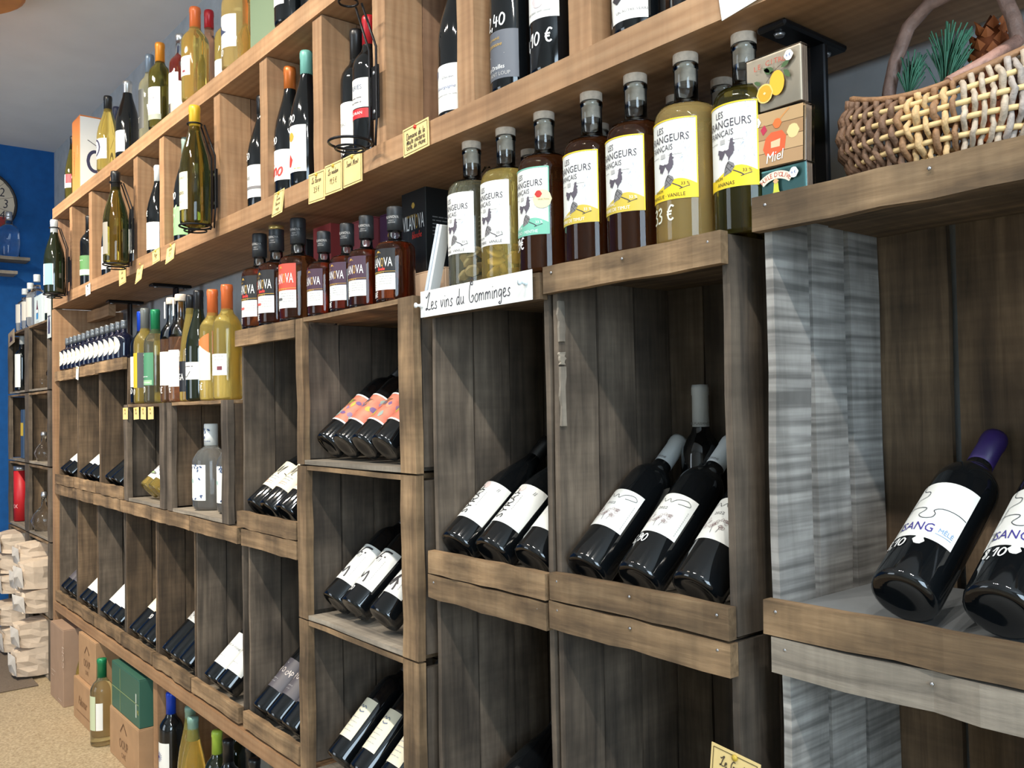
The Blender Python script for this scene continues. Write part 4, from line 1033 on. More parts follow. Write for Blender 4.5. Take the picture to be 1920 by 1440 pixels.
def lab_ink(t, k):
    ik = Ink(); dk = ink(58, 54, 56); z = 0.046
    ik.stroke([(-.028, .145), (-.026, .125), (-.02, .118), (-.008, .14), (.012, .142)], 0.0045, dk, 1)
    ik.stroke([(-.012, .125), (.004, .127)], 0.004, dk, 1); ik.stroke([(-.010, .120), (-.012, .110)], 0.001, dk); ik.stroke([(-.004, .121), (-.006, .110)], 0.001, dk)
    ik.stroke([(-.036, .118), (-.034, .10), (-.026, .112), (-.03, .095)], 0.0035, dk)
    ik.stroke([(-.034, .062), (-.026, .078), (-.018, .064), (-.008, .082), (-.002, .062), (-.002, .054)], 0.0042, dk)
    for j in range(12): ik.rect(.022, .06 + .005 * j, .0235, .0635 + .005 * j, I_LIGHT, 1)
    if k == 2:
        for j in range(5): ik.stroke([(-.03 + .01 * j, .06 + .012 * j), (-.015 + .009 * j, .085 + .01 * j), (0 + .006 * j, .07 + .014 * j)], 0.005, dk)
    ik.v = [(x + .013 if abs(x) < .0215 or x < 0 else x, y) for x, y in ik.v]
    put_label(t, 66, z, 0.150, M_WHITE, ik)
for i, X in enumerate((-1.838, -1.750, -1.628)):
    t = lean('bord', 0.0385, 0.30, X, 0.759, nth(i, 3) + ' leaning bottle with black brush-drawn label in the middle lying crate', G_BLACK, CAP_K, 42, group='bottles with brush-drawn labels')
    lab_ink(t, i)
    if i == 1: price(t, '14,20', 0.026, 0.014, -22)
def lab_cream(t, k):
    ik = Ink(); ik.stroke([(-.012, .122), (-.004, .126), (.0, .120), (.006, .126), (.012, .121)], 0.002, ink(120, 130, 150)); ik.stroke([(-.006, .114), (.002, .110), (.012, .113)], 0.003, ink(120, 130, 150))
    for j in range(4): ik.scribble(-.02, .014, .095 - .011 * j, .003, I_LIGHT, j)
    put_label(t, 42, 0.046, 0.145, M_CREAM, ik)
for i, X in enumerate((-1.825, -1.722, -1.620)):
    t = lean('bord', 0.0385, 0.30, X, 0.406, nth(i, 3) + ' leaning bottle with narrow cream label in the lowest lying crate', G_BLACK, CAP_K, 40, group='bottles with narrow cream labels')
    lab_cream(t, i)
    if i == 2: price(t, '12,50', 0.165, 0.013, -10, R=0.039)
def lab_m(t, k):
    ik = Ink(); ik.pen('M', 0.034, 0.004, 0.103, ink(50, 45, 45), 0.0022, shear=.35)
    ik.stroke([(-.036, .118), (-.026, .117)], .0026, I_BLACK); ik.stroke([(.028, .112), (.038, .110)], .0026, I_BLACK)
    for j in range(2): ik.scribble(-.028, .026, .094 - .008 * j, .004, ink(160, 165, 165), j)
    for j in range(2): ik.scribble(-.016, .022, .076 - .006 * j, .003, ink(225, 150, 140), 5 + j)
    put_label(t, 80, 0.058, 0.148, M_CREAM, ik)
for i, X in enumerate((-2.268, -2.185, -2.085)):
    t = lean('burg', 0.0405, 0.30, X, 0.937, nth(i, 3) + ' leaning bottle with swash M on a cream label', G_BLACK, CAP_K, 43, group='bottles with swash M labels')
    lab_m(t, i)
M_SLATE = plain(srgb(88, 84, 90), 0.45, name='slate_label')
def lab_cap(t, k):
    ik = Ink(); 
    for j, ch in enumerate('CAP O CAP'): ik.text(ch, 0.018 + 0.004 * ((j * 7) % 3), -0.024 + 0.0074 * j, 0.108 + .002 * ((j * 5) % 3), ink(236, 222, 214), 0.62, lay=1)
    ik.text('`', 0.02, 0.002, 0.128, I_WHITE)
    ik.scribble(-.02, .01, .085, .004, ink(150, 148, 150), 1); ik.scribble(-.018, .008, .076, .003, ink(150, 148, 150), 2)
    put_label(t, 80, 0.06, 0.148, M_SLATE, ik)
for i, X in enumerate((-2.242, -2.155, -2.068)):
    t = lean('bord', 0.0385, 0.30, X, 0.4105, nth(i, 3) + ' leaning bottle with slate label and scattered white capitals', G_BLACK, CAP_K, 40, group='bottles with slate labels')
    lab_cap(t, i)
# far upper crates
def lab_band(t, dots):
    ik = Ink(); ik.stroke([(-.035, .105), (-.01, .100), (.012, .108), (.03, .103)], 0.006, ink(178, 180, 170)); ik.scribble(-.02, .02, .125, .004, I_LIGHT, 3)
    put_label(t, 80, 0.055, 0.150, M_WHITE, ik)
for j, (xs, z, nm) in enumerate((((-4.400, -4.318), Z1 + .016, 'in the crate next to the pine upright'), ((-4.056, -3.975, -3.892), Z1 + .016, 'in the second upper crate'), ((-3.66, -3.575), Z1 + .016, 'in the crate beside the hanging kraft tags'))):
    for i, X in enumerate(xs):
        t = lean('bord', 0.038, 0.30, X, z, nth(i, len(xs)) + (' leaning bottle with white banded label ' if j < 2 else ' leaning dark bottle without visible label ') + nm, G_BLACK, CAP_K, 42)
        if j < 2: lab_band(t, 0)
        elif i == 0: price(t, '4,90', 0.11, 0.018, 0)
# low crate: labels OFF, and clear gin
def lab_off(t):
    ik = Ink(); ik.disc(0, .096, .028, ink(110, 108, 120), 0, .010); ik.text('OFF', 0.036, 0, 0.080, I_WHITE, 0.9, 0, 0.1, 2); ik.disc(0, .054, .026, ink(90, 92, 88), 0, .007); ik.disc(0, .055, .014, ink(150, 178, 120), 1, .004)
    ik.text('OFF', 0.038, 0.001, 0.0785, ink(90, 88, 100), 0.95, 0, 0.1, 1)
    put_label(t, 80, 0.034, 0.118, M_WHITE, ik)
for i, X in enumerate((-3.205, -3.118)):
    t = lean('bord', 0.038, 0.30, X, Z1 + .014, nth(i, 2) + ' leaning white wine bottle with big grey letters in the low crate', G_AMBERY, CAP_K, 42, group='bottles with big grey letters'); lab_off(t)
bottle('flute', 0.030, 0.30, -3.060, 1.188, Z1 + .016, 'slim dark bottle with blue-grey label standing at the back of the low crate', G_BLACK, CAP_K)
GINB = ink(70, 90, 130)
for i, (X, Y) in enumerate(((-2.715, 1.005), (-2.570, 1.020))):
    t = bottle('jar', 0.056 if i == 0 else 0.05, 0.262, X, Y, Z1 + .0155, ['big clear gin bottle with blue leaf-patterned cap and label', 'second clear gin bottle, half hidden behind the crate post'][i], G_GIN, M_WHITE, capz=.745, name='gin_bottle', group='clear gin bottles', rc=0.021)
    ik = Ink(); r_ = random.Random(i)
    for j in range(22):
        x = r_.choice((r_.uniform(-.042, -.01), r_.uniform(.012, .036))); y = r_.choice((r_.uniform(.035, .05), r_.uniform(.12, .135), r_.uniform(.04, .13) if x > .02 else .125))
        leaf(ik, x, y, .012, r_.uniform(0, 6), GINB)
    ik.text('GIN', 0.018, -0.012, 0.088, ink(130, 190, 185), 1.0)
    put_label(t, 52, 0.03, 0.138, M_WHITE, ik)
    cp = Ink()
    for j in range(14): leaf(cp, r_.uniform(-.03, .03), r_.uniform(.225, .25), .012, r_.uniform(0, 6), GINB)
    cp.text('DISTILLERIE', 0.006, 0.008, 0.208, GINB, 1.0); cp.cyl('cap_lettering', t, 0.021)
# lower row of crates
low_c = [
 ((-4.395, -4.315, -4.235), 'bottle with dark label', 0), ((-4.065, -3.985, -3.905), 'bottle with white label', 1), ((-3.735, -3.655, -3.570), 'bottle with bright white label', 1),
 ((-3.350, -3.265, -3.180), 'bottle with cream label', 2), ((-2.985, -2.905, -2.820), 'bottle with grey label', 3), ((-2.600, -2.500), 'bottle with broad white label', 4)]
for j, (xs, nm, st) in enumerate(low_c):
    for i, X in enumerate(xs):
        t = lean('bord', 0.0385, 0.30, X, Z0 + .0145, f'{nth(i, len(xs))} leaning {nm}, {["first", "second", "third", "fourth", "fifth", "sixth"][j]} bottom crate from the upright', G_BLACK, CAP_K, 40, group=f'bottles leaning in bottom crate {"abcdef"[j]}')
        if st == 1: put_label(t, 75, 0.05, 0.145, M_WHITE, None)
        elif st == 0: put_label(t, 75, 0.05, 0.13, M_SLATE, None)
        elif st == 2:
            put_label(t, 75, 0.092, 0.175, M_CREAM, None)
            if i == 1: price(t, '5,90', 0.06, 0.02, -10)
        elif st == 3:
            ik = Ink(); r_ = random.Random(i)
            for q in range(30): ik.disc(r_.uniform(-.03, .03), r_.uniform(.125, .165), r_.uniform(.001, .003), I_GREY)
            put_label(t, 75, 0.118, 0.172, plain(srgb(200, 200, 198), .5, name='grey_label'), ik)
        elif st == 4:
            ik = Ink(); ik.text('DOMAINE DE LA VIGNE', 0.009, 0, 0.108, I_GREY, 0.9); ik.scribble(-.02, .02, .07, .003, I_LIGHT, 2)
            put_label(t, 80, 0.045, 0.150, M_WHITE, ik)
# dark bottles deep in the two bottom near crates
lean('burg', 0.041, 0.30, -1.18, Z0 + .0145, 'dark bottle leaning deep in the shadow under the SYRAH crate', G_BLACK, CAP_K, 42)
lean('burg', 0.041, 0.30, -1.30, Z0 + .0145, 'second dark bottle leaning in the shadow under the SYRAH crate', G_BLACK, CAP_K, 42)
bottle('bord', 0.038, 0.40, -0.775, 1.14, Z0 + .0145, 'black-capped tall bottle standing at the back of the bottom crate', G_BLACK, CAP_K, capz=.75)
lean('bord', 0.038, 0.30, -0.92, Z0 + .0145, 'dark bottle lying back in the bottom crate that has a kraft tag', G_BLACK, CAP_K, 42)

# --- row of small dark gin bottles with round labels
for i in range(13):
    X = -4.408 + 0.0735 * i
    t = bottle('gin', 0.034, 0.148, X, 0.975, 1.4415 if i > 4 else 1.4375, 'small dark blue bottle with round cream label in the row', G_BLUE, plain(srgb(120, 125, 130), 0.3, 0.5, 'grey_cap'), capz=.78, name='small_bottle', group='row of small round-labelled bottles', rc=0.0115)
    t['label'] = f'small dark bottle with round cream label, {["first", "second", "third", "fourth", "fifth", "sixth", "seventh", "eighth", "ninth", "tenth", "eleventh", "twelfth", "thirteenth"][i]} in the row from the pine upright'
    ik = Ink(); ik.disc(0, 0.052, 0.030, M_CREAM, 0, 0.033); ik.disc(0, 0.057, 0.008, ink(190, 180, 150), 1); ik.scribble(-.014, .014, .04, .003, ink(160, 155, 135), i); ik.cyl('round_label', t, 0.034)

# --- tall wines on the low crates
Zm = 1.2695
CB, CG, CO, CGN, CGG = (plain(srgb(*c), 0.35, 0.2, 'coloured_capsule') for c in ((20, 70, 200), (120, 124, 122), (222, 140, 40), (30, 130, 84), (120, 138, 126)))
CR = plain(srgb(220, 112, 58), 0.35, 0.1, 'orange_capsule')
t = bottle('bord', 0.038, 0.335, -3.342, 0.985, Zm, 'dark wine bottle with bright blue capsule and white label strip', G_BLACK, CB, capz=.76)
ik = Ink(); ik.text('*', .02, -.018, .13, I_BLUE); put_label(t, 60, .06, .17, M_WHITE, ik); price(t, '5,50', .035, .022, -12)
t = bottle('bord', 0.038, 0.338, -3.258, 0.972, Zm, 'pale wine bottle with grey screw cap and grey M label', G_AMBERY, CG, capz=.76)
ik = Ink(); ik.rect(-.012, .055, .02, .178, ink(205, 176, 40), 0); ik.text('M', .03, -.022, .078, ink(200, 200, 190), .8); ik.stroke([(-.034, .10), (-.022, .112), (-.01, .10)], .002, ink(190, 190, 180)); ik.text('SONDA', .011, -.025, .15, I_WHITE)
put_label(t, 72, .055, .178, plain(srgb(74, 74, 76), .5, name='charcoal_label'), ik); price(t, '7,40', .03, .022, -18)
t = bottle('flute', 0.036, 0.37, -3.205, 1.075, Zm, 'tall dark bottle with orange-yellow capsule behind the green one', G_OLIVE, CO, capz=.72)
t = bottle('bord', 0.038, 0.322, -3.142, 0.972, Zm, 'wine bottle with shiny green screw cap and green label', G_PALE, CGN, capz=.74)
ik = Ink(); ik.rect(-.036, .062, .036, .078, ink(150, 190, 150), 0); ik.stroke([(-.022, .13), (-.012, .145), (-.022, .158)], .003, I_WHITE); ik.scribble(-.03, .0, .165, .005, I_WHITE, 1); ik.scribble(-.03, .02, .09, .004, I_WHITE, 2); ik.scribble(-.03, .03, .07, .003, I_WHITE, 4)
put_label(t, 62, .06, .172, plain(srgb(78, 138, 104), .5, name='green_label'), ik); price(t, '8,20', .035, .022, -18)
t = bottle('bord', 0.037, 0.345, -3.085, 1.075, Zm, 'bottle with dull grey-green capsule in the second row', G_OLIVE, CGG, capz=.76)
for X, Y, d in ((-2.978, .975, 'nearer the green-capped bottle'), (-2.878, .970, 'beside the black-labelled yellow bottle')):
    t = bottle('bord', 0.038, 0.345, X, Y, Zm, 'clear bottle of amber drink with cork stopper and white label, ' + d, G_ROSE, M_CORK, capz=.94, head=.60, group='cork-stoppered amber bottles', rc=.0175)
    put_label(t, 62, .055 if X < -2.95 else .048, .165, M_WHITE); price(t, '17 €', .028, .022, -10)
    link('neck_tag', box_mesh(.012, .001, .055), M_WHITE, t, (-.012, -.0195, .305))
t = bottle('flute', 0.035, 0.335, -2.800, .975, Zm, 'slim yellow wine bottle with dark capsule and black label', G_AMBERY, CAP_K, capz=.82)
ik = Ink(); ik.text('UGA', .03, .0, .075, I_WHITE, .6); ik.poly([(-.03, .105), (-.01, .115), (.0, .10)], ink(214, 130, 60)); put_label(t, 75, .03, .125, plain(srgb(30, 30, 32), .45, name='black_label'), ik); price(t, '50', .14, .02, -15)
t = bottle('burg', 0.039, 0.340, -2.722, .972, Zm, 'dark bottle with long black capsule and small white label', G_GREEN, CAP_K, capz=.70)
ik = Ink(); ik.scribble(-.03, .03, .105, .005, I_GREY, 1); ik.stroke([(-.02, .09), (.0, .072), (.02, .09)], .002, I_BLACK); put_label(t, 80, .065, .118, M_WHITE, ik); price(t, '9 €', .14, .02, -20)
t = bottle('bord', 0.039, 0.334, -2.640, .985, Zm, 'yellow wine bottle with orange capsule and orange-tipped cream label', G_AMBERY, CR, capz=.76)
ik = Ink(); ik.poly([(-.036, .165), (.036, .20), (.036, .14), (.0, .165)], ink(224, 120, 62), 1); ik.poly([(-.04, .06), (.04, .06), (.04, .14), (.0, .165), (-.04, .15)], M_CREAM, 1); ik.cyl('label', t, t['R']); price(t, '10 €', .03, .022, -10)
t = bottle('bord', 0.0415, 0.335, -2.525, .985, Zm, 'fat golden wine bottle with orange capsule and square white label', G_AMBERY, CR, capz=.78)
ik = Ink(); ik.scribble(.0, .04, .125, .003, I_LIGHT, 1); ik.scribble(.0, .04, .115, .003, I_LIGHT, 3); ik.rect(.018, .085, .034, .096, ink(120, 60, 70), 1); put_label(t, 66, .07, .132, M_WHITE, ik)
ik = Ink(); ik.rect(-.04, .133, .0, .20, ink(150, 96, 56), 0); ik.text('Tannat', .008, -.02, .165, I_WHITE); ik.cyl('neck_label', t, t['R'])
t = bottle('bord', 0.038, 0.330, -2.445, 1.06, Zm, 'wine bottle with orange capsule half hidden behind the golden one', G_AMBERY, CR, capz=.78)

# --- wine holders and hanging bottles
def holder(X, label, zb=1.752, H=.31):
    t = thing('bottle_holder', label, 'bottle holder', (X, 0.870, zb), group='wrought-iron bottle holders')
    ring = lambda r, z: [(r * math.cos(2 * PI * i / 24), r * math.sin(2 * PI * i / 24), z) for i in range(24)]
    link('tray_ring', tube_mesh([ring(.043, .0)], .0028, 6, True), M_IRON, t)
    link('tray_ring', tube_mesh([ring(.030, -.012)], .0022, 6, True), M_IRON, t)
    for s in (-1, 1):
        link('side_rod', tube_mesh([[(s * .014 + .012, .043, -.004), (s * .014 + .012, .0475, .06), (s * .014 + .012, .0475, .20), (s * .012 + .004, .0215, .285)]], .0026, 6), M_IRON, t)
    link('neck_ring', tube_mesh([ring(.0194, .287)], .0024, 6, True), M_IRON, t)
    link('fixing_plate', box_mesh(.03, .004, .11, .001), M_IRON, t, (.012, .0525, .11))
    for z in (.07, .15): lathe('screw', t, [(.005, 0), (.004, .002), (0, .0025)], M_STEEL, 8, (.012, .0505, z), (PI / 2, 0, 0))
    return t
holder(-4.168, 'black iron holder on the first divider, with white-capsuled bottle')
holder(-3.236, 'black iron holder carrying the screw-capped olive bottle')
holder(-2.455, 'black iron holder carrying the yellow-capped bottle')
holder(-1.572, 'empty black iron bottle holder', zb=1.770)
CY = plain(srgb(222, 178, 50), 0.35, 0.15, 'yellow_capsule')
t = bottle('burg', 0.0415, 0.318, -4.168, .870, 1.7545, 'bottle with white capsule hanging in the first iron holder', G_GREEN, CAP_W, capz=.80)
ik = Ink(); ik.rect(.012, .035, .05, .125, ink(130, 170, 176), 0); ik.stroke([(-.04, .08), (-.01, .075), (.012, .078)], .004, ink(150, 165, 160)); put_label(t, 72, .035, .125, M_WHITE, ik)
t = bottle('burg', 0.0415, 0.322, -3.236, .870, 1.7545, 'olive bottle with dark screw cap hanging in an iron holder', G_OLIVE, CAP_K, capz=.80)
ik = Ink(); ik.poly([(-.022, .09), (-.012, .115), (-.004, .095), (-.012, .075)], ink(110, 150, 90)); put_label(t, 48, .03, .14, plain(srgb(150, 145, 135), .5, name='taupe_label'), ik, mid=-12); price(t, '9,50', .15, .014, -30)
t = bottle('burg', 0.0412, 0.335, -2.455, .870, 1.7545, 'amber bottle with yellow capsule and Chablis label hanging in an iron holder', G_OLIVE, CY, capz=.80)
ik = Ink(); ik.text('VOCORET', .0085, 0, .125, I_GREY, 1.1); ik.text('2022', .006, -.004, .112, I_GREY); ik.text('Chablis', .017, -.002, .085, ink(80, 75, 60), .8); ik.scribble(-.02, .02, .06, .003, I_LIGHT, 2)
put_label(t, 50, .038, .142, plain(srgb(240, 232, 196), .55, name='ivory_label'), ik, mid=-8)

# --- bottles in the lower bays of the shelf
Zs = 1.7755
def bay(prof, R, H, X, Y, label, g, cap, capz, half=65, lz=(.05, .13), mat=None, draw=None, pr_=None, pz=.16, psz=.02, pa=-15):
    t = bottle(prof, R, H, X, Y, Zs, label, g, cap, capz=capz)
    if mat is not None:
        ik = Ink()
        if draw: draw(ik)
        put_label(t, half, lz[0], lz[1], mat, ik)
    if pr_: price(t, pr_, pz, psz, pa)
    return t
C_TEAL = plain(srgb(112, 172, 160), 0.4, 0.1, 'teal_capsule'); C_ORB = plain(srgb(190, 104, 44), 0.35, 0.3, 'copper_capsule'); C_RED = plain(srgb(178, 30, 40), 0.35, 0.1, 'red_capsule'); C_GREY = plain(srgb(150, 170, 160), 0.35, 0.2, 'grey_green_capsule')
def dr_green(ik): ik.rect(-.05, .052, .05, .075, M_WHITE, 0); ik.scribble(-.03, .02, .115, .005, ink(190, 215, 190), 2)
bay('bord', .0375, .31, -4.062, .985, 'dark bottle with half green, half white label in the first bay', G_BLACK, CAP_K, .8, 75, (.05, .135), plain(srgb(84, 132, 80), .5, name='leaf_green_label'), dr_green)
bay('burg', .040, .31, -3.715, .985, 'dark bottle with white label partly hidden by the olive hanging bottle', G_BLACK, CAP_W, .8, 70, (.03, .12), M_WHITE)
bay('bord', .0375, .31, -3.41, 1.0, 'bottle with white label and gold band behind the olive hanging bottle', G_BLACK, CAP_W, .8, 70, (.05, .14), M_WHITE)
bay('burg', .040, .318, -3.138, .985, 'black bottle with white capsule marked in euros, white label', G_BLACK, CAP_W, .82, 75, (.02, .115), M_WHITE, lambda ik: ik.stroke([(-.04, .06), (-.01, .064), (.02, .058)], .002, I_LIGHT), '12 €', .135, .02)
def dr_leafg(ik):
    for k in range(5): leaf(ik, -.01 + .004 * k, .05 + .014 * k, .02, 1 + 2.1 * (k % 2), ink(170, 205, 160))
bay('burg', .040, .345, -2.858, .985, 'black bottle priced 4,90 with pale green label', G_BLACK, C_GREY, .84, 75, (.025, .115), plain(srgb(140, 190, 132), .5, name='pale_green_label'), dr_leafg, '4,90', .14, .024)
bay('bord', .037, .30, -2.60, 1.06, 'yellowish bottle behind the yellow-capped hanging bottle', G_OLIVE, C_ORB, .8, 70, (.04, .12), M_WHITE)
bay('burg', .0405, .31, -2.262, .985, 'dark bottle with white label and grey stripe beside a divider', G_BLACK, CAP_K, .84, 75, (.028, .115), M_WHITE, lambda ik: (ik.rect(-.05, .05, .05, .058, I_GREY, 0), ik.text('SYLLABE', .014, -.012, .08, I_GREY, .8)), '5,50', .13, .02)
def dr_vino(ik): ik.pen('vino', .042, -.004, .05, ink(206, 60, 50), .005, shear=.2)
bay('burg', .0405, .335, -2.090, .985, 'black bottle with copper capsule and red Vino lettering', G_BLACK, C_ORB, .83, 75, (.038, .115), M_WHITE, dr_vino, '5,90', .13, .02)
def dr_sun(ik): ik.disc(.000, .118, .011, ink(222, 160, 60)); ik.poly([(-.02, .05), (-.006, .078), (.006, .062), (-.002, .045)], ink(200, 60, 50)); ik.scribble(.01, .03, .04, .004, ink(190, 190, 120), 1)
bay('burg', .0415, .336, -1.975, .975, 'black bottle with teal capsule and orange sun on its white label', G_BLACK, C_TEAL, .80, 60, (.032, .145), M_WHITE, dr_sun, '8,90', .152, .02, -5)
bay('bord', .0375, .325, -1.772, 1.0, 'dark bottle with black capsule behind the red-capped one, white label', G_BLACK, CAP_K, .78, 70, (.05, .15), M_WHITE, lambda ik: ik.text('CHATEAU', .012, -.01, .10, I_GREY, .8), '7,40', .03, .02)
def dr_red(ik): ik.text('SERIES', .014, .004, .152, ink(70, 80, 110), .9); ik.scribble(-.02, .02, .13, .004, I_GREY, 1); ik.scribble(-.02, .02, .12, .004, I_GREY, 2)
t = bay('bord', .0375, .318, -1.680, .980, 'dark bottle with red capsule and red band under its white label', G_BLACK, C_RED, .80, 65, (.108, .172), M_WHITE, dr_red)
ik = Ink(); ik.text('MADIRAN', .009, 0, .096, I_WHITE, 1.1); put_label(t, 65, .085, .106, plain(srgb(190, 36, 44), .4, name='red_band'), ik, name='band')
bay('bord', .0375, .335, -1.700, 1.075, 'dark bottle with white label in the second row behind the red-capped one', G_BLACK, CAP_K, .8, 70, (.05, .14), M_WHITE, lambda ik: ik.text('PUR', .016, 0, .10, I_GREY, .9))
C_WAX = plain(srgb(186, 60, 40), 0.5, name='red_wax')
def dr_crest(ik):
    ik.poly([(-.03, .14), (-.018, .14), (-.018, .125), (-.024, .118), (-.03, .125)], ink(110, 110, 130)); ik.text('Charbin', .009, .01, .115, ink(90, 90, 110), .9, .2); ik.text('Bourgogne', .012, .004, .09, ink(110, 120, 160), .9, .25); ik.scribble(-.02, .03, .07, .003, I_LIGHT, 1)
    ik.v = [(x + .004, y * .72 - .008) for x, y in ik.v]
bay('burg', .041, .325, -1.352, .985, 'dark bottle with red wax capsule and crested white label', G_BLACK, C_WAX, .80, 75, (.012, .100), M_WHITE, dr_crest)
bay('burg', .041, .325, -1.385, 1.085, 'second dark bottle with crested label just behind the first', G_BLACK, C_WAX, .80, 75, (.010, .095), M_WHITE, dr_crest)
def dr_grey(ik):
    ik.text('DOMAINE', .006, -.004, .092, I_GOLD, 1.1); ik.text('Cazeneuve', .010, -.004, .082, I_GOLD, .9, .2); ik.stroke([(-.026, .056), (-.019, .065), (.02, .065)], .001, I_LIGHT, 1, 1)
    ik.text('Les Drailles', .011, -.002, .042, I_WHITE, .85); ik.text('PIC SAINT LOUP', .0092, -.002, .030, I_LIGHT, .95)
bay('bord', .039, .31, -1.186, .980, 'dark bottle priced 12,40 with matt grey label', G_BLACK, CAP_K, .8, 66, (.022, .106), plain(srgb(96, 100, 108), .5, name='grey_label_dark'), dr_grey, '12,40', .112, .024, -8)
def dr_wht(ik): ik.disc(.006, .118, .012, ink(222, 200, 200)); ik.scribble(-.03, .0, .14, .004, I_LIGHT, 1); ik.scribble(-.02, .03, .10, .004, I_LIGHT, 3)
bay('bord', .040, .31, -1.078, .980, 'dark bottle priced 14,10 € with tall white label', G_BLACK, CAP_K, .8, 62, (.088, .185), M_WHITE, dr_wht, '14,10 €', .044, .024, -8)
def dr_face(ik):
    ik.stroke([(-.03, .085), (-.012, .092), (.0, .085)], .005, I_BLACK); ik.poly([(-.024, .068), (-.008, .078), (.008, .082), (.0, .066), (-.012, .058)], ink(60, 56, 60)); ik.stroke([(-.034, .075), (-.03, .045), (-.026, .03)], .003, I_BLACK); ik.stroke([(.008, .085), (.014, .10), (.006, .11)], .003, I_BLACK); ik.text('UN AUTRE VERRE', .0055, .012, .045, I_GREY, 1.2)
    ik.v = [(x + .006, y - .014) for x, y in ik.v]
bay('bord', .040, .31, -.888, .980, 'dark bottle with black ink drawing on white label in the near bay', G_BLACK, CAP_K, .8, 62, (.018, .15), M_WHITE, dr_face)
bay('bord', .039, .31, -.782, .985, 'dark bottle with white label, last bottle in the near shelf bay', G_BLACK, CAP_K, .8, 62, (.03, .14), M_WHITE)

# --- on top of the shelf
Zt = 2.1895
def topb(prof, R, H, X, Y, label, g, cap, capz=.8, head=None, half=65, lz=None, mat=None, draw=None, pr_=None, pz=.05):
    t = bottle(prof, R, H, X, Y, Zt, label, g, cap, capz=capz, head=head)
    if mat is not None:
        ik = Ink()
        if draw: draw(ik)
        put_label(t, half, lz[0], lz[1], mat, ik)
    if pr_: price(t, pr_, pz, .02, -15)
    return t
topb('flute', .037, .285, -4.262, .97, 'olive bottle with black capsule at the far end of the top shelf', G_OLIVE, CAP_K, .80, None, 60, (.05, .11), M_WHITE, lambda ik: ik.rect(.01, .07, .04, .11, ink(190, 60, 70), 0))
t = carton('gift_box', (-4.18, .945, Zt), (-4.045, 1.045, Zt + .325), plain(srgb(232, 140, 74), .5, name='orange_card'), 'orange and white gift box standing on the top shelf')
ik = Ink(); ik.text('THOREAU', .03, -.03, .13, ink(200, 100, 50), .8, 0, PI / 2); ik.stroke([(.02, .15), (.025, .2)], .004, ink(250, 190, 140)); ik.stroke([(.035, .16), (.03, .2)], .004, ink(250, 190, 140)); face(t, ik)
i2 = Ink(); i2.rect(-.0495, .001, .0495, .318, I_WHITE, 0); i2.stroke([(-.02, .22), (.03, .19)], .003, ink(50, 45, 70)); i2.disc(.01, .13, .035, ink(60, 60, 90), 1, .05); i2.disc(.012, .13, .024, I_WHITE, 2, .036); face(t, i2, 'side')
topb('burg', .040, .33, -3.885, 1.05, 'white wine bottle with dark capsule in the second row beside the orange box', G_PALE, plain(srgb(40, 44, 70), .4, name='navy_capsule'), .80)
def dr_ring(ik): ik.disc(-.004, .09, .028, ink(60, 60, 90), 1, .034); ik.disc(-.004, .09, .020, M_WHITE, 2, .026); ik.text('F', .03, -.004, .09, ink(60, 60, 90), lay=3)
topb('burg', .0415, .302, -3.690, .965, 'golden wine bottle with black capsule and circled label', G_AMBERY, CAP_K, .80, None, 68, (.045, .125), M_WHITE, dr_ring)
topb('champ', .042, .295, -3.462, .975, 'black sparkling bottle with silver foil neck', G_BLACK, M_SILVER, .66, None, 60, (.02, .10), M_WHITE)
topb('bord', .0375, .322, -3.228, .985, 'pale bottle with blue-grey capsule and dark strip label', G_PALE, plain(srgb(110, 124, 140), .35, .3, 'bluegrey_capsule'), .80, None, 40, (.05, .19), plain(srgb(70, 72, 72), .5, name='charcoal_label2'), lambda ik: ik.text('T', .03, 0, .08, I_LIGHT))
def dr_calc(ik): ik.text('CASA DE', .0085, 0, .118, I_GREY, 1); ik.text('CALCADA', .017, 0, .102, ink(110, 112, 120), .75); ik.scribble(-.015, .015, .075, .003, I_LIGHT, 1); ik.rect(-.05, .03, .05, .048, ink(150, 155, 140), 0)
topb('bord', .038, .30, -3.050, .965, 'olive bottle with orange capsule and white label on the top shelf', G_OLIVE, CO, .78, None, 72, (.03, .14), M_WHITE, dr_calc)
topb('bord', .037, .30, -3.000, 1.05, 'red wine bottle with blue capsule and white label in the second row', glass((.42, .05, .04), .02, 1.36, 'rosé_red_glass'), plain(srgb(44, 54, 90), .4, name='blue_capsule2'), .80, None, 70, (.05, .16), M_WHITE)
topb('bord', .037, .285, -2.905, .985, 'clear wine bottle with pale label beside the orange-capped one', G_CLEAR, M_SILVER, .92, None, 60, (.05, .15), plain(srgb(206, 214, 216), .5, name='pale_label'))
topb('bord', .037, .365, -2.850, 1.06, 'tall rosé bottle with red-orange capsule in the second row', G_ROSE, C_RED, .84)
topb('bord', .0415, .298, -2.712, .965, 'golden wine bottle with orange capsule and small square label', G_AMBERY, CR, .78, None, 48, (.075, .135), M_WHITE, lambda ik: (ik.rect(.006, .085, .018, .092, ink(140, 60, 70), 1), ik.scribble(-.02, .02, .115, .003, I_LIGHT, 1)))
topb('bord', .038, .275, -2.590, 1.02, 'yellow wine bottle with orange capsule beside the big golden bottle', G_AMBERY, CR, .78, None, 55, (.04, .10), plain(srgb(216, 222, 224), .5, name='pale_label2'))
def dr_bird(ik): ik.poly([(-.02, .11), (-.008, .125), (.0, .11), (.02, .10), (.004, .098), (-.01, .095)], ink(60, 70, 100)); ik.stroke([(-.02, .12), (-.024, .10), (-.012, .105)], .0015, ink(70, 70, 90)); ik.scribble(-.03, .03, .08, .003, I_LIGHT, 1); ik.scribble(-.02, .03, .072, .003, I_LIGHT, 2)
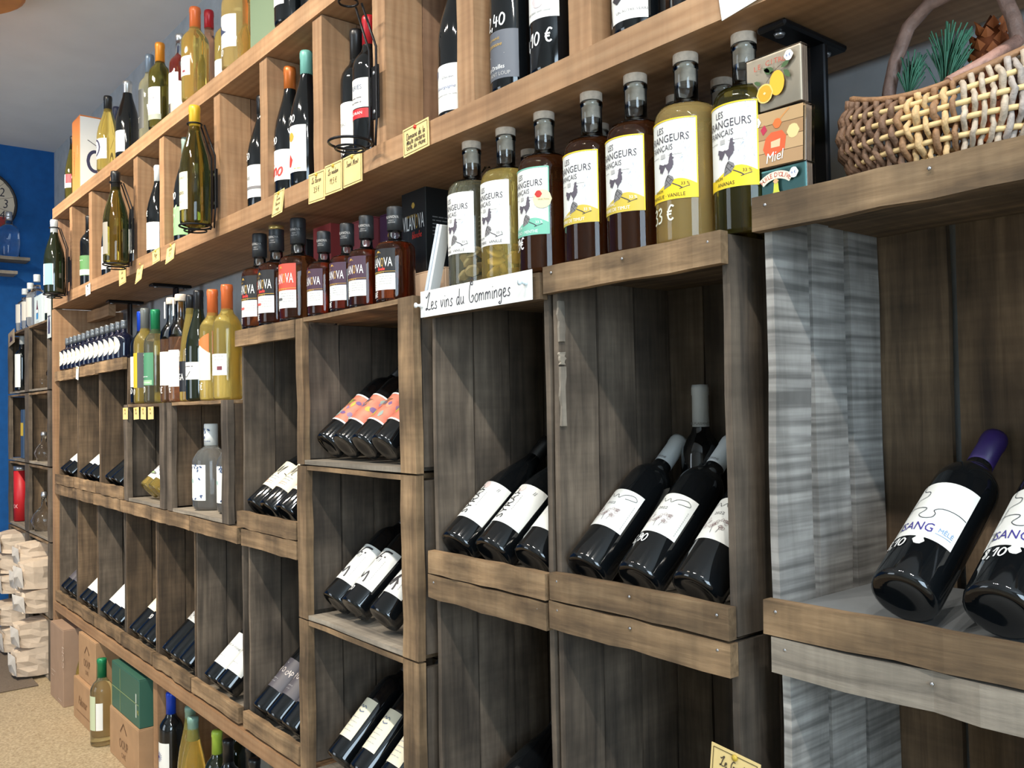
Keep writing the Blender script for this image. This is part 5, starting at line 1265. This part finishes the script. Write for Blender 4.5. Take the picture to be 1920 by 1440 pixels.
topb('bord', .0465, .30, -2.395, .975, 'big golden bottle with bird drawing on its white label', G_GOLD, CR, .84, None, 60, (.058, .150), M_WHITE, dr_bird, '9,80', .035)
t = carton('gift_box', (-2.29, .965, Zt), (-2.13, 1.08, Zt + .33), plain(srgb(122, 140, 112), .6, name='sage_card'), 'sage green gift box standing on the top shelf')
topb('bord', .0415, .30, -2.035, .965, 'dark bottle with white label next to the sage green box', G_BLACK, CAP_K, .8, None, 40, (.045, .15), M_WHITE)
topb('bord', .0405, .30, -1.90, 1.0, 'dark bottle further along the top shelf past the green box', G_BLACK, CAP_K, .8)

# ------------------------------------------------------------------ under the stand: boxes and bottles on the floor
def roof_logo(ik, x, z, s, words, rot=0):
    ik.stroke([(x - s * .5, z), (x, z + s * .45), (x + s * .5, z + s * .05)], s * .09, ink(96, 66, 44), 1, 1)
    ik.text(words[0], s * .62, x, z - s * .55, ink(120, 88, 62), .8); ik.text(words[1], s * .34, x, z - s * 1.05, ink(120, 88, 62), .8)
t = carton('cardboard_box', (-4.370, .890, 0.0), (-4.130, 1.19, 0.325), M_CARD2, 'tall dull brown wine carton on the floor by the pine upright')
ik = Ink(); ik.scribble(-.09, -.02, .12, .006, ink(196, 176, 158), 1); ik.scribble(-.09, -.05, .10, .006, ink(196, 176, 158), 2); ik.scribble(.03, .09, .02, .006, ink(196, 176, 158), 3); ik.text('COM', .05, .12, .21, ink(206, 186, 168), .8, 0, PI / 2); face(t, ik)
i2 = Ink(); i2.text('CO', .06, .05, .2, ink(206, 186, 168), .8, 0, PI / 2); face(t, i2, 'side')
t = bottle('burg', .039, .30, -4.055, .96, 0.001, 'yellow wine bottle standing between the cartons on the floor', G_AMBERY, plain(srgb(70, 50, 90), .4, name='violet_capsule'), capz=.8); put_label(t, 45, .05, .13, M_WHITE)
t = carton('cardboard_box', (-3.995, .900, 0.0), (-3.700, 1.20, 0.165), M_CARD, 'lower of two stacked light brown wine cartons')
ik = Ink(); ik.text('Palomar', .05, 0, .085, ink(128, 92, 62), .8, .25); ik.scribble(-.1, .1, .04, .006, ink(140, 104, 74), 2); face(t, ik)
t = carton('cardboard_box', (-3.975, .915, 0.1655), (-3.715, 1.19, 0.345), M_CARD, 'upper of two stacked light brown wine cartons, with house emblem')
ik = Ink(); roof_logo(ik, 0, .11, .07, ('OOUP', 'CAVE')); face(t, ik)
t = bottle('bord', .041, .315, -3.585, .905, 0.001, 'pale wine bottle with green screw cap standing on the floor', G_PALE, CGN, capz=.78); put_label(t, 50, .06, .185, plain(srgb(196, 206, 170), .5, name='sage_label'), None, -8)
ik = Ink(); ik.rect(-.008, .03, .008, .045, ink(60, 70, 140), 1); ik2 = put_label(t, 17, .06, .16, M_WHITE, None, 62, 'back_label')
t = bottle('bord', .040, .315, -3.545, 1.03, 0.001, 'second green-capped bottle behind the first on the floor', G_OLIVE, CGN, capz=.78)
t = carton('cardboard_box', (-3.480, .905, 0.0), (-3.135, 1.20, 0.170), M_CARD, 'light brown carton under the green one beside the pine leg')
ik = Ink(); roof_logo(ik, 0, .11, .075, ('OOUP', 'CAVE')); face(t, ik)
t = carton('cardboard_box', (-3.470, .910, 0.1705), (-3.140, 1.19, 0.335), plain(srgb(52, 96, 80), .5, name='green_card'), 'dark green carton on top of the light brown one')
ik = Ink(); ik.rect(-.06, .0, -.056, .155, ink(140, 160, 110), 1); ik.rect(-.16, .075, .16, .078, ink(140, 160, 110), 1); ik.rect(.125, .03, .135, .11, ink(200, 210, 200), 1); ik.text('95', .02, .15, .05, ink(190, 180, 90)); face(t, ik)
t = bottle('bord', .0385, .318, -2.985, .965, 0.001, 'black bottle with blue capsule and blue starburst label under the stand', G_BLACK, CB, capz=.78)
ik = Ink(); ik.disc(0, .12, .0055, I_BLUE, 2)
for k in range(16):
    a = 2 * PI * k / 16; ik.stroke([(.007 * math.cos(a), .12 + .007 * math.sin(a)), (.0165 * math.cos(a), .12 + .0165 * math.sin(a))], .0014, I_BLUE, 1, 1)
ik.text('Altitude', .014, 0, .082, ink(150, 160, 170), .9); put_label(t, 62, .055, .165, M_WHITE, ik)
C_SEA = plain(srgb(128, 164, 150), .4, .1, 'sea_green_capsule')
for X, Y, H, d in ((-2.862, .985, .298, 'first'), (-2.752, .955, .300, 'second')):
    bottle('flute', .040, H, X, Y, 0.001, f'{d} golden wine bottle with sea-green capsule under the stand', G_AMBERY, C_SEA, capz=.77, group='golden bottles with sea-green capsules')
bottle('bord', .037, .302, -2.580, .965, 0.001, 'bottle with lime green capsule under the stand', G_GREEN, plain(srgb(168, 196, 70), .4, name='lime_capsule'), capz=.77)
bottle('bord', .037, .305, -2.655, 1.05, 0.001, 'bottle with dark green capsule behind the lime-capped one', G_GREEN, plain(srgb(70, 90, 44), .4, name='dark_green_capsule'), capz=.77)
for i, X in enumerate((-2.495, -2.405, -2.31, -2.215, -2.12, -2.02)):
    bottle('bord', .0375, .30, X, .965 + .03 * (i % 2), 0.001, f'black screw-capped bottle under the stand, {["first", "second", "third", "fourth", "fifth", "sixth"][i]} past the lime-capped one', G_BLACK, CAP_K, capz=.8, group='black bottles under the stand')

# ------------------------------------------------------------------ far rack of crates against the back wall
rows = [(0.002, 0.285), (0.290, 0.640), (0.645, 0.990), (0.995, 1.352), (1.357, 1.690)]
YFs = YF
held = {(0, 4): 'a slim bottle with long white label', (1, 4): 'a tilted stemmed glass', (0, 3): 'a yellow and blue packet', (1, 3): 'a small round decanter', (0, 2): 'a red tube', (1, 2): 'a glass decanter', (0, 1): 'paper bags, outer column', (1, 1): 'paper bags, inner column', (0, 0): 'nothing, at floor level', (1, 0): 'paper bags at floor level'}
for c, (a, b) in enumerate(((-5.585, -5.085), (-5.078, -4.560))):
    for r, (z0, z1) in enumerate(rows):
        lying_crate(a, b, z0, z1, f'dark crate in the far corner rack holding {held[(c, r)]}', side=W_BROWN, post=W_CRATE, group='crates of the far corner rack', pw=(.04, .05))
t = bottle('bord', .036, .30, -5.425, 0.972, 1.371, 'slim dark bottle with long white label in the far rack', G_BLACK, CAP_W, capz=.85); put_label(t, 65, .02, .2, M_WHITE)
t = thing('wine_glass', 'clear stemmed glass lying tilted in the far rack', 'glass', (-4.99, 1.0, 1.412), (0, rad(72), rad(10)))
lathe('bowl', t, [(.003, .07), (.02, .075), (.036, .1), (.034, .15), (.033, .15), (.034, .102), (.018, .079), (0, .077)], G_THIN, 18); lathe('stem', t, [(.03, 0), (.028, .002), (.004, .006), (.0035, .07)], G_THIN, 14)
for (z, nm, R) in ((1.008, 'small round glass decanter with stopper in the far rack', .045), (.658, 'round glass decanter in the far rack above the paper bags', .06)):
    t = thing('decanter', nm, 'decanter', (-4.965, .985, z), group='glass decanters in the far rack')
    lathe('bowl', t, [(0, .001), (R * .7, .0), (R, R * .8), (R * .8, R * 1.4), (.014, R * 2.0), (.012, R * 2.7), (0, R * 2.7)], G_CLEAR, 18); lathe('stopper', t, [(.011, R * 2.71), (.015, R * 2.9), (.012, R * 3.2), (0, R * 3.25)], M_SILVER, 12)
t = thing('red_tube', 'tall red cardboard tube with grey lid in the far rack', 'tube', (-5.515, 0.980, .6595))
lathe('tube_body', t, [(.036, 0), (.036, .275)], plain(srgb(200, 36, 44), .45, name='red_card'), 22); lathe('lid', t, [(.037, .2755), (.037, .30), (0, .301)], M_SILVER, 22)
ik = Ink(); ik.text('CUVEE', .04, -.03, .16, ink(240, 190, 190), .8, 0, PI / 2); ik.text('IX', .03, .02, .08, ink(240, 190, 190)); ik.cyl('lettering', t, .036)
t = carton('packet', (-5.38, .955, 1.008), (-5.31, 1.03, 1.27), plain(srgb(60, 82, 110), .5, name='blue_packet'), 'yellow and blue packet in the far rack'); ik = Ink(); ik.rect(-.034, .12, .034, .19, ink(226, 190, 60), 0); face(t, ik)
# stacked paper bags
def paper_bag(x, y, z, dx, dy, dz, label, rz=0, seed=0):
    r_ = random.Random(seed)
    t = thing('paper_bag', label, 'paper bag', (x, y, z), (0, 0, rad(rz)), 'stacked paper bags in the far rack')
    bm = bmesh.new(); bmesh.ops.create_cube(bm, size=1.0); bmesh.ops.subdivide_edges(bm, edges=bm.edges[:], cuts=4, use_grid_fill=True)
    for v in bm.verts:
        x_, y_, z_ = v.co
        # the bag's closed end narrows at the front; sides are creased
        k = 1 - 0.28 * max(0, -y_ * 2) ** 2
        v.co = Vector((x_ * dx * k + r_.uniform(-.006, .006), y_ * dy + r_.uniform(-.008, .008), (z_ * (1 - .15 * max(0, -y_ * 2) ** 2) + .5) * dz + (r_.uniform(-.004, .004) if z_ > -.49 else 0)))
    me = bpy.data.meshes.new('bag'); bm.to_mesh(me); bm.free()
    link('bag_body', me, M_BAG, t)
    pts = [(-.45 * dx, -.5 * dy - .004, .12 * dz), (.42 * dx, -.5 * dy - .004, .1 * dz), (.40 * dx, -.5 * dy - .010, .8 * dz), (-.40 * dx, -.5 * dy - .012, .84 * dz), (-.1 * dx, -.5 * dy - .022, .45 * dz), (.15 * dx, -.5 * dy - .016, .5 * dz)]
    link('folded_end', mesh(pts, [(0, 1, 5, 4), (1, 2, 5), (2, 3, 4, 5), (3, 0, 4)]), plain(srgb(214, 206, 196), .6, name='printed_bag_end', var=.1), t)
bags = [(-5.50, .95, .535, .10, 'topmost'), (-5.45, .95, .43, .10, 'second'), (-5.48, .94, .33, .098, 'third')]
k = 0
for (x, y, z, h, d) in ((-5.36, .955, .512, .108, 'topmost bag'), (-5.38, .945, .405, .105, 'second bag'), (-5.36, .945, .303, .10, 'third bag')):
    paper_bag(x, y, z, .19, .20, h, f'crumpled paper bag, {d} of the outer column stack', 4 * k - 3, k); k += 1
for (x, y, z, dx, h, d) in ((-4.88, .95, .505, .12, .112, 'top bag beside the dark gap'), (-4.90, .94, .385, .12, .118, 'bag bulging beside the post'), (-4.735, .93, .415, .125, .135, 'upper bag near the pine upright'), (-4.740, .93, .303, .145, .108, 'bag sagging over the crate edge')):
    paper_bag(x, y, z, dx, .20, h, f'paper bag of the inner column, {d}', -4 + 3 * k, k); k += 1
for (x, y, z, dx, h, d) in ((-5.30, .93, .15, .20, .112, 'big slumped bag below the outer stack'), (-5.26, .94, .016, .16, .13, 'greyish bag at floor level, outer column'), (-4.72, .905, .016, .13, .13, 'bag on the floor row near the pine upright'), (-4.72, .915, .148, .13, .12, 'bag balanced above the floor row near the pine upright')):
    paper_bag(x, y, z, dx, .20, h, 'paper bag, ' + d, 2 * k - 12, k); k += 1
# on top of the rack
Zr = 1.6905
for i, (X, Y, H, R) in enumerate(((-5.42, .985, .24, .045), (-5.28, .985, .255, .042), (-5.09, .98, .275, .05))):
    t = bottle('jar', R, H, X, Y, Zr, ['squat clear bottle with pale capsule on the far rack, first from the corner', 'clear bottle with white cap on the far rack, second from the corner', 'tall clear bottle on the far rack beside the white carton'][i], G_CLEAR, CAP_W, capz=.86, name='clear_bottle', group='clear bottles on the far rack', rc=.016)
    put_label(t, 50, .05, .15, plain(srgb(205, 200, 190), .5, name='pale_label3'))
t = carton('carton', (-5.025, .955, Zr), (-4.84, 1.06, Zr + .15), plain(srgb(206, 220, 224), .5, name='pale_blue_card'), 'white carton with bottle picture on top of the far rack')
ik = Ink(); ik.poly([(-.04, .03), (.0, .03), (.0, .08), (-.012, .10), (-.014, .125), (-.026, .125), (-.028, .10), (-.04, .08)], ink(90, 30, 60)); ik.rect(-.04, .03, .0, .06, ink(60, 140, 200), 2); ik.rect(-.04, .062, .0, .078, I_WHITE, 2); ik.scribble(-.05, .02, .016, .006, I_LIGHT, 1); face(t, ik)
t = bottle('bord', .0385, .30, -4.74, .985, Zr, 'dark green bottle with white label on the far rack by the shelf end', G_GREEN, CAP_K, capz=.8); put_label(t, 55, .04, .15, M_WHITE)
o = card('picture_board', 'small picture card propped on the far rack edge', 'card', -5.46, 1.662, .17, .075, plain(srgb(170, 150, 120), .5, name='photo_card', var=.3), rot=6)
ik = Ink(); ik.poly([(-.05, -.02), (-.03, .02), (.0, .0), (.02, .02), (.03, -.02)], ink(60, 40, 50)); write(o, ik, 'lettering')
o = card('hanging_notice', 'narrow notice board hanging at the shelf end', 'notice', -4.545, 1.695, .075, .20, plain(srgb(196, 204, 206), .5, name='notice_card'))
ik = Ink(); ik.poly([(-.02, -.08), (.02, -.08), (.022, -.03), (.0, .01), (-.02, -.03)], ink(60, 60, 90)); ik.rect(-.03, -.002, .03, .004, ink(70, 70, 80)); write(o, ik, 'lettering')

# ------------------------------------------------------------------ blue end wall: clock and little shelves
def wall_rot(): return (0, 0, PI / 2)
t = thing('wall_clock', 'round cream wall clock with dark rim on the blue wall', 'clock', (XE + .001, .845, 2.495), (0, 0, PI / 2))
lathe('clock_rim', t, [(.188, 0), (.196, .004), (.196, .02), (.184, .022), (.183, .012), (0, .012)], plain(srgb(40, 34, 34), .5, name='clock_rim'), 40, (0, 0, 0), (PI / 2, 0, 0))
ik = Ink(); ik.disc(0, 0, .182, plain(srgb(206, 190, 168), .6, name='clock_face', var=.12, scale=9), 0)
ik.poly([(.18 * math.cos(a), .18 * math.sin(a)) for a in [rad(205 + 130 * i / 18) for i in range(19)]], ink(150, 40, 36), 1)
for h in range(12):
    a = PI / 2 - 2 * PI * h / 12; nm = str(h if h else 12); ik.text(nm, .075, .135 * math.cos(a), .135 * math.sin(a), ink(40, 36, 50), .8, .1, lay=2)
    b_ = a + PI / 12; ik.stroke([(.05 * math.cos(b_), .05 * math.sin(b_)), (.18 * math.cos(b_), .18 * math.sin(b_))], .002, ink(90, 70, 60), 2, 1)
ik.stroke([(0, 0), (-.07, .09)], .008, I_BLACK, 3, 1); ik.stroke([(0, 0), (.03, -.12)], .005, I_BLACK, 3, 1)
o = ik.flat('clock_face', t, .0135)
for (z, y1, lab) in ((2.150, 1.085, 'narrow pale wooden ledge on the blue wall holding a clear bottle'), (2.065, 1.02, 'lower narrow wooden ledge on the blue wall')):
    o = plank('wall_ledge', None, (XE + .001, .55, z), (XE + .14, y1, z + .018), W_BOARD, .0005); tag(o, lab, 'ledge', 'ledges on the blue wall')
t = bottle('jar', .058, .27, XE + .075, .985, 2.169, 'clear decanter-like bottle with silver stopper on the blue wall ledge', G_CLEAR, M_SILVER, capz=.8, name='clear_bottle', rc=.018)

# floor mat, ceiling lamp
o = pbox('floor_mat', None, (-5.30, -.30, .0005), (-4.54, .875, .008), plain(srgb(112, 98, 84), .95, 0, 'coir_mat', .4, .15, 150), .002); tag(o, 'grey-brown doormat on the floor in front of the far rack', 'mat')
t = thing('ceiling_lamp', 'round wooden lamp shade flat against the ceiling', 'lamp', (-3.67, .415, ZC - .085))
lathe('lamp_shade', t, [(.24, 0), (.255, .01), (.255, .05), (.24, .074), (0, .074)], plain(srgb(190, 130, 70), .6, name='lamp_wood', var=.15, scale=12), 40)
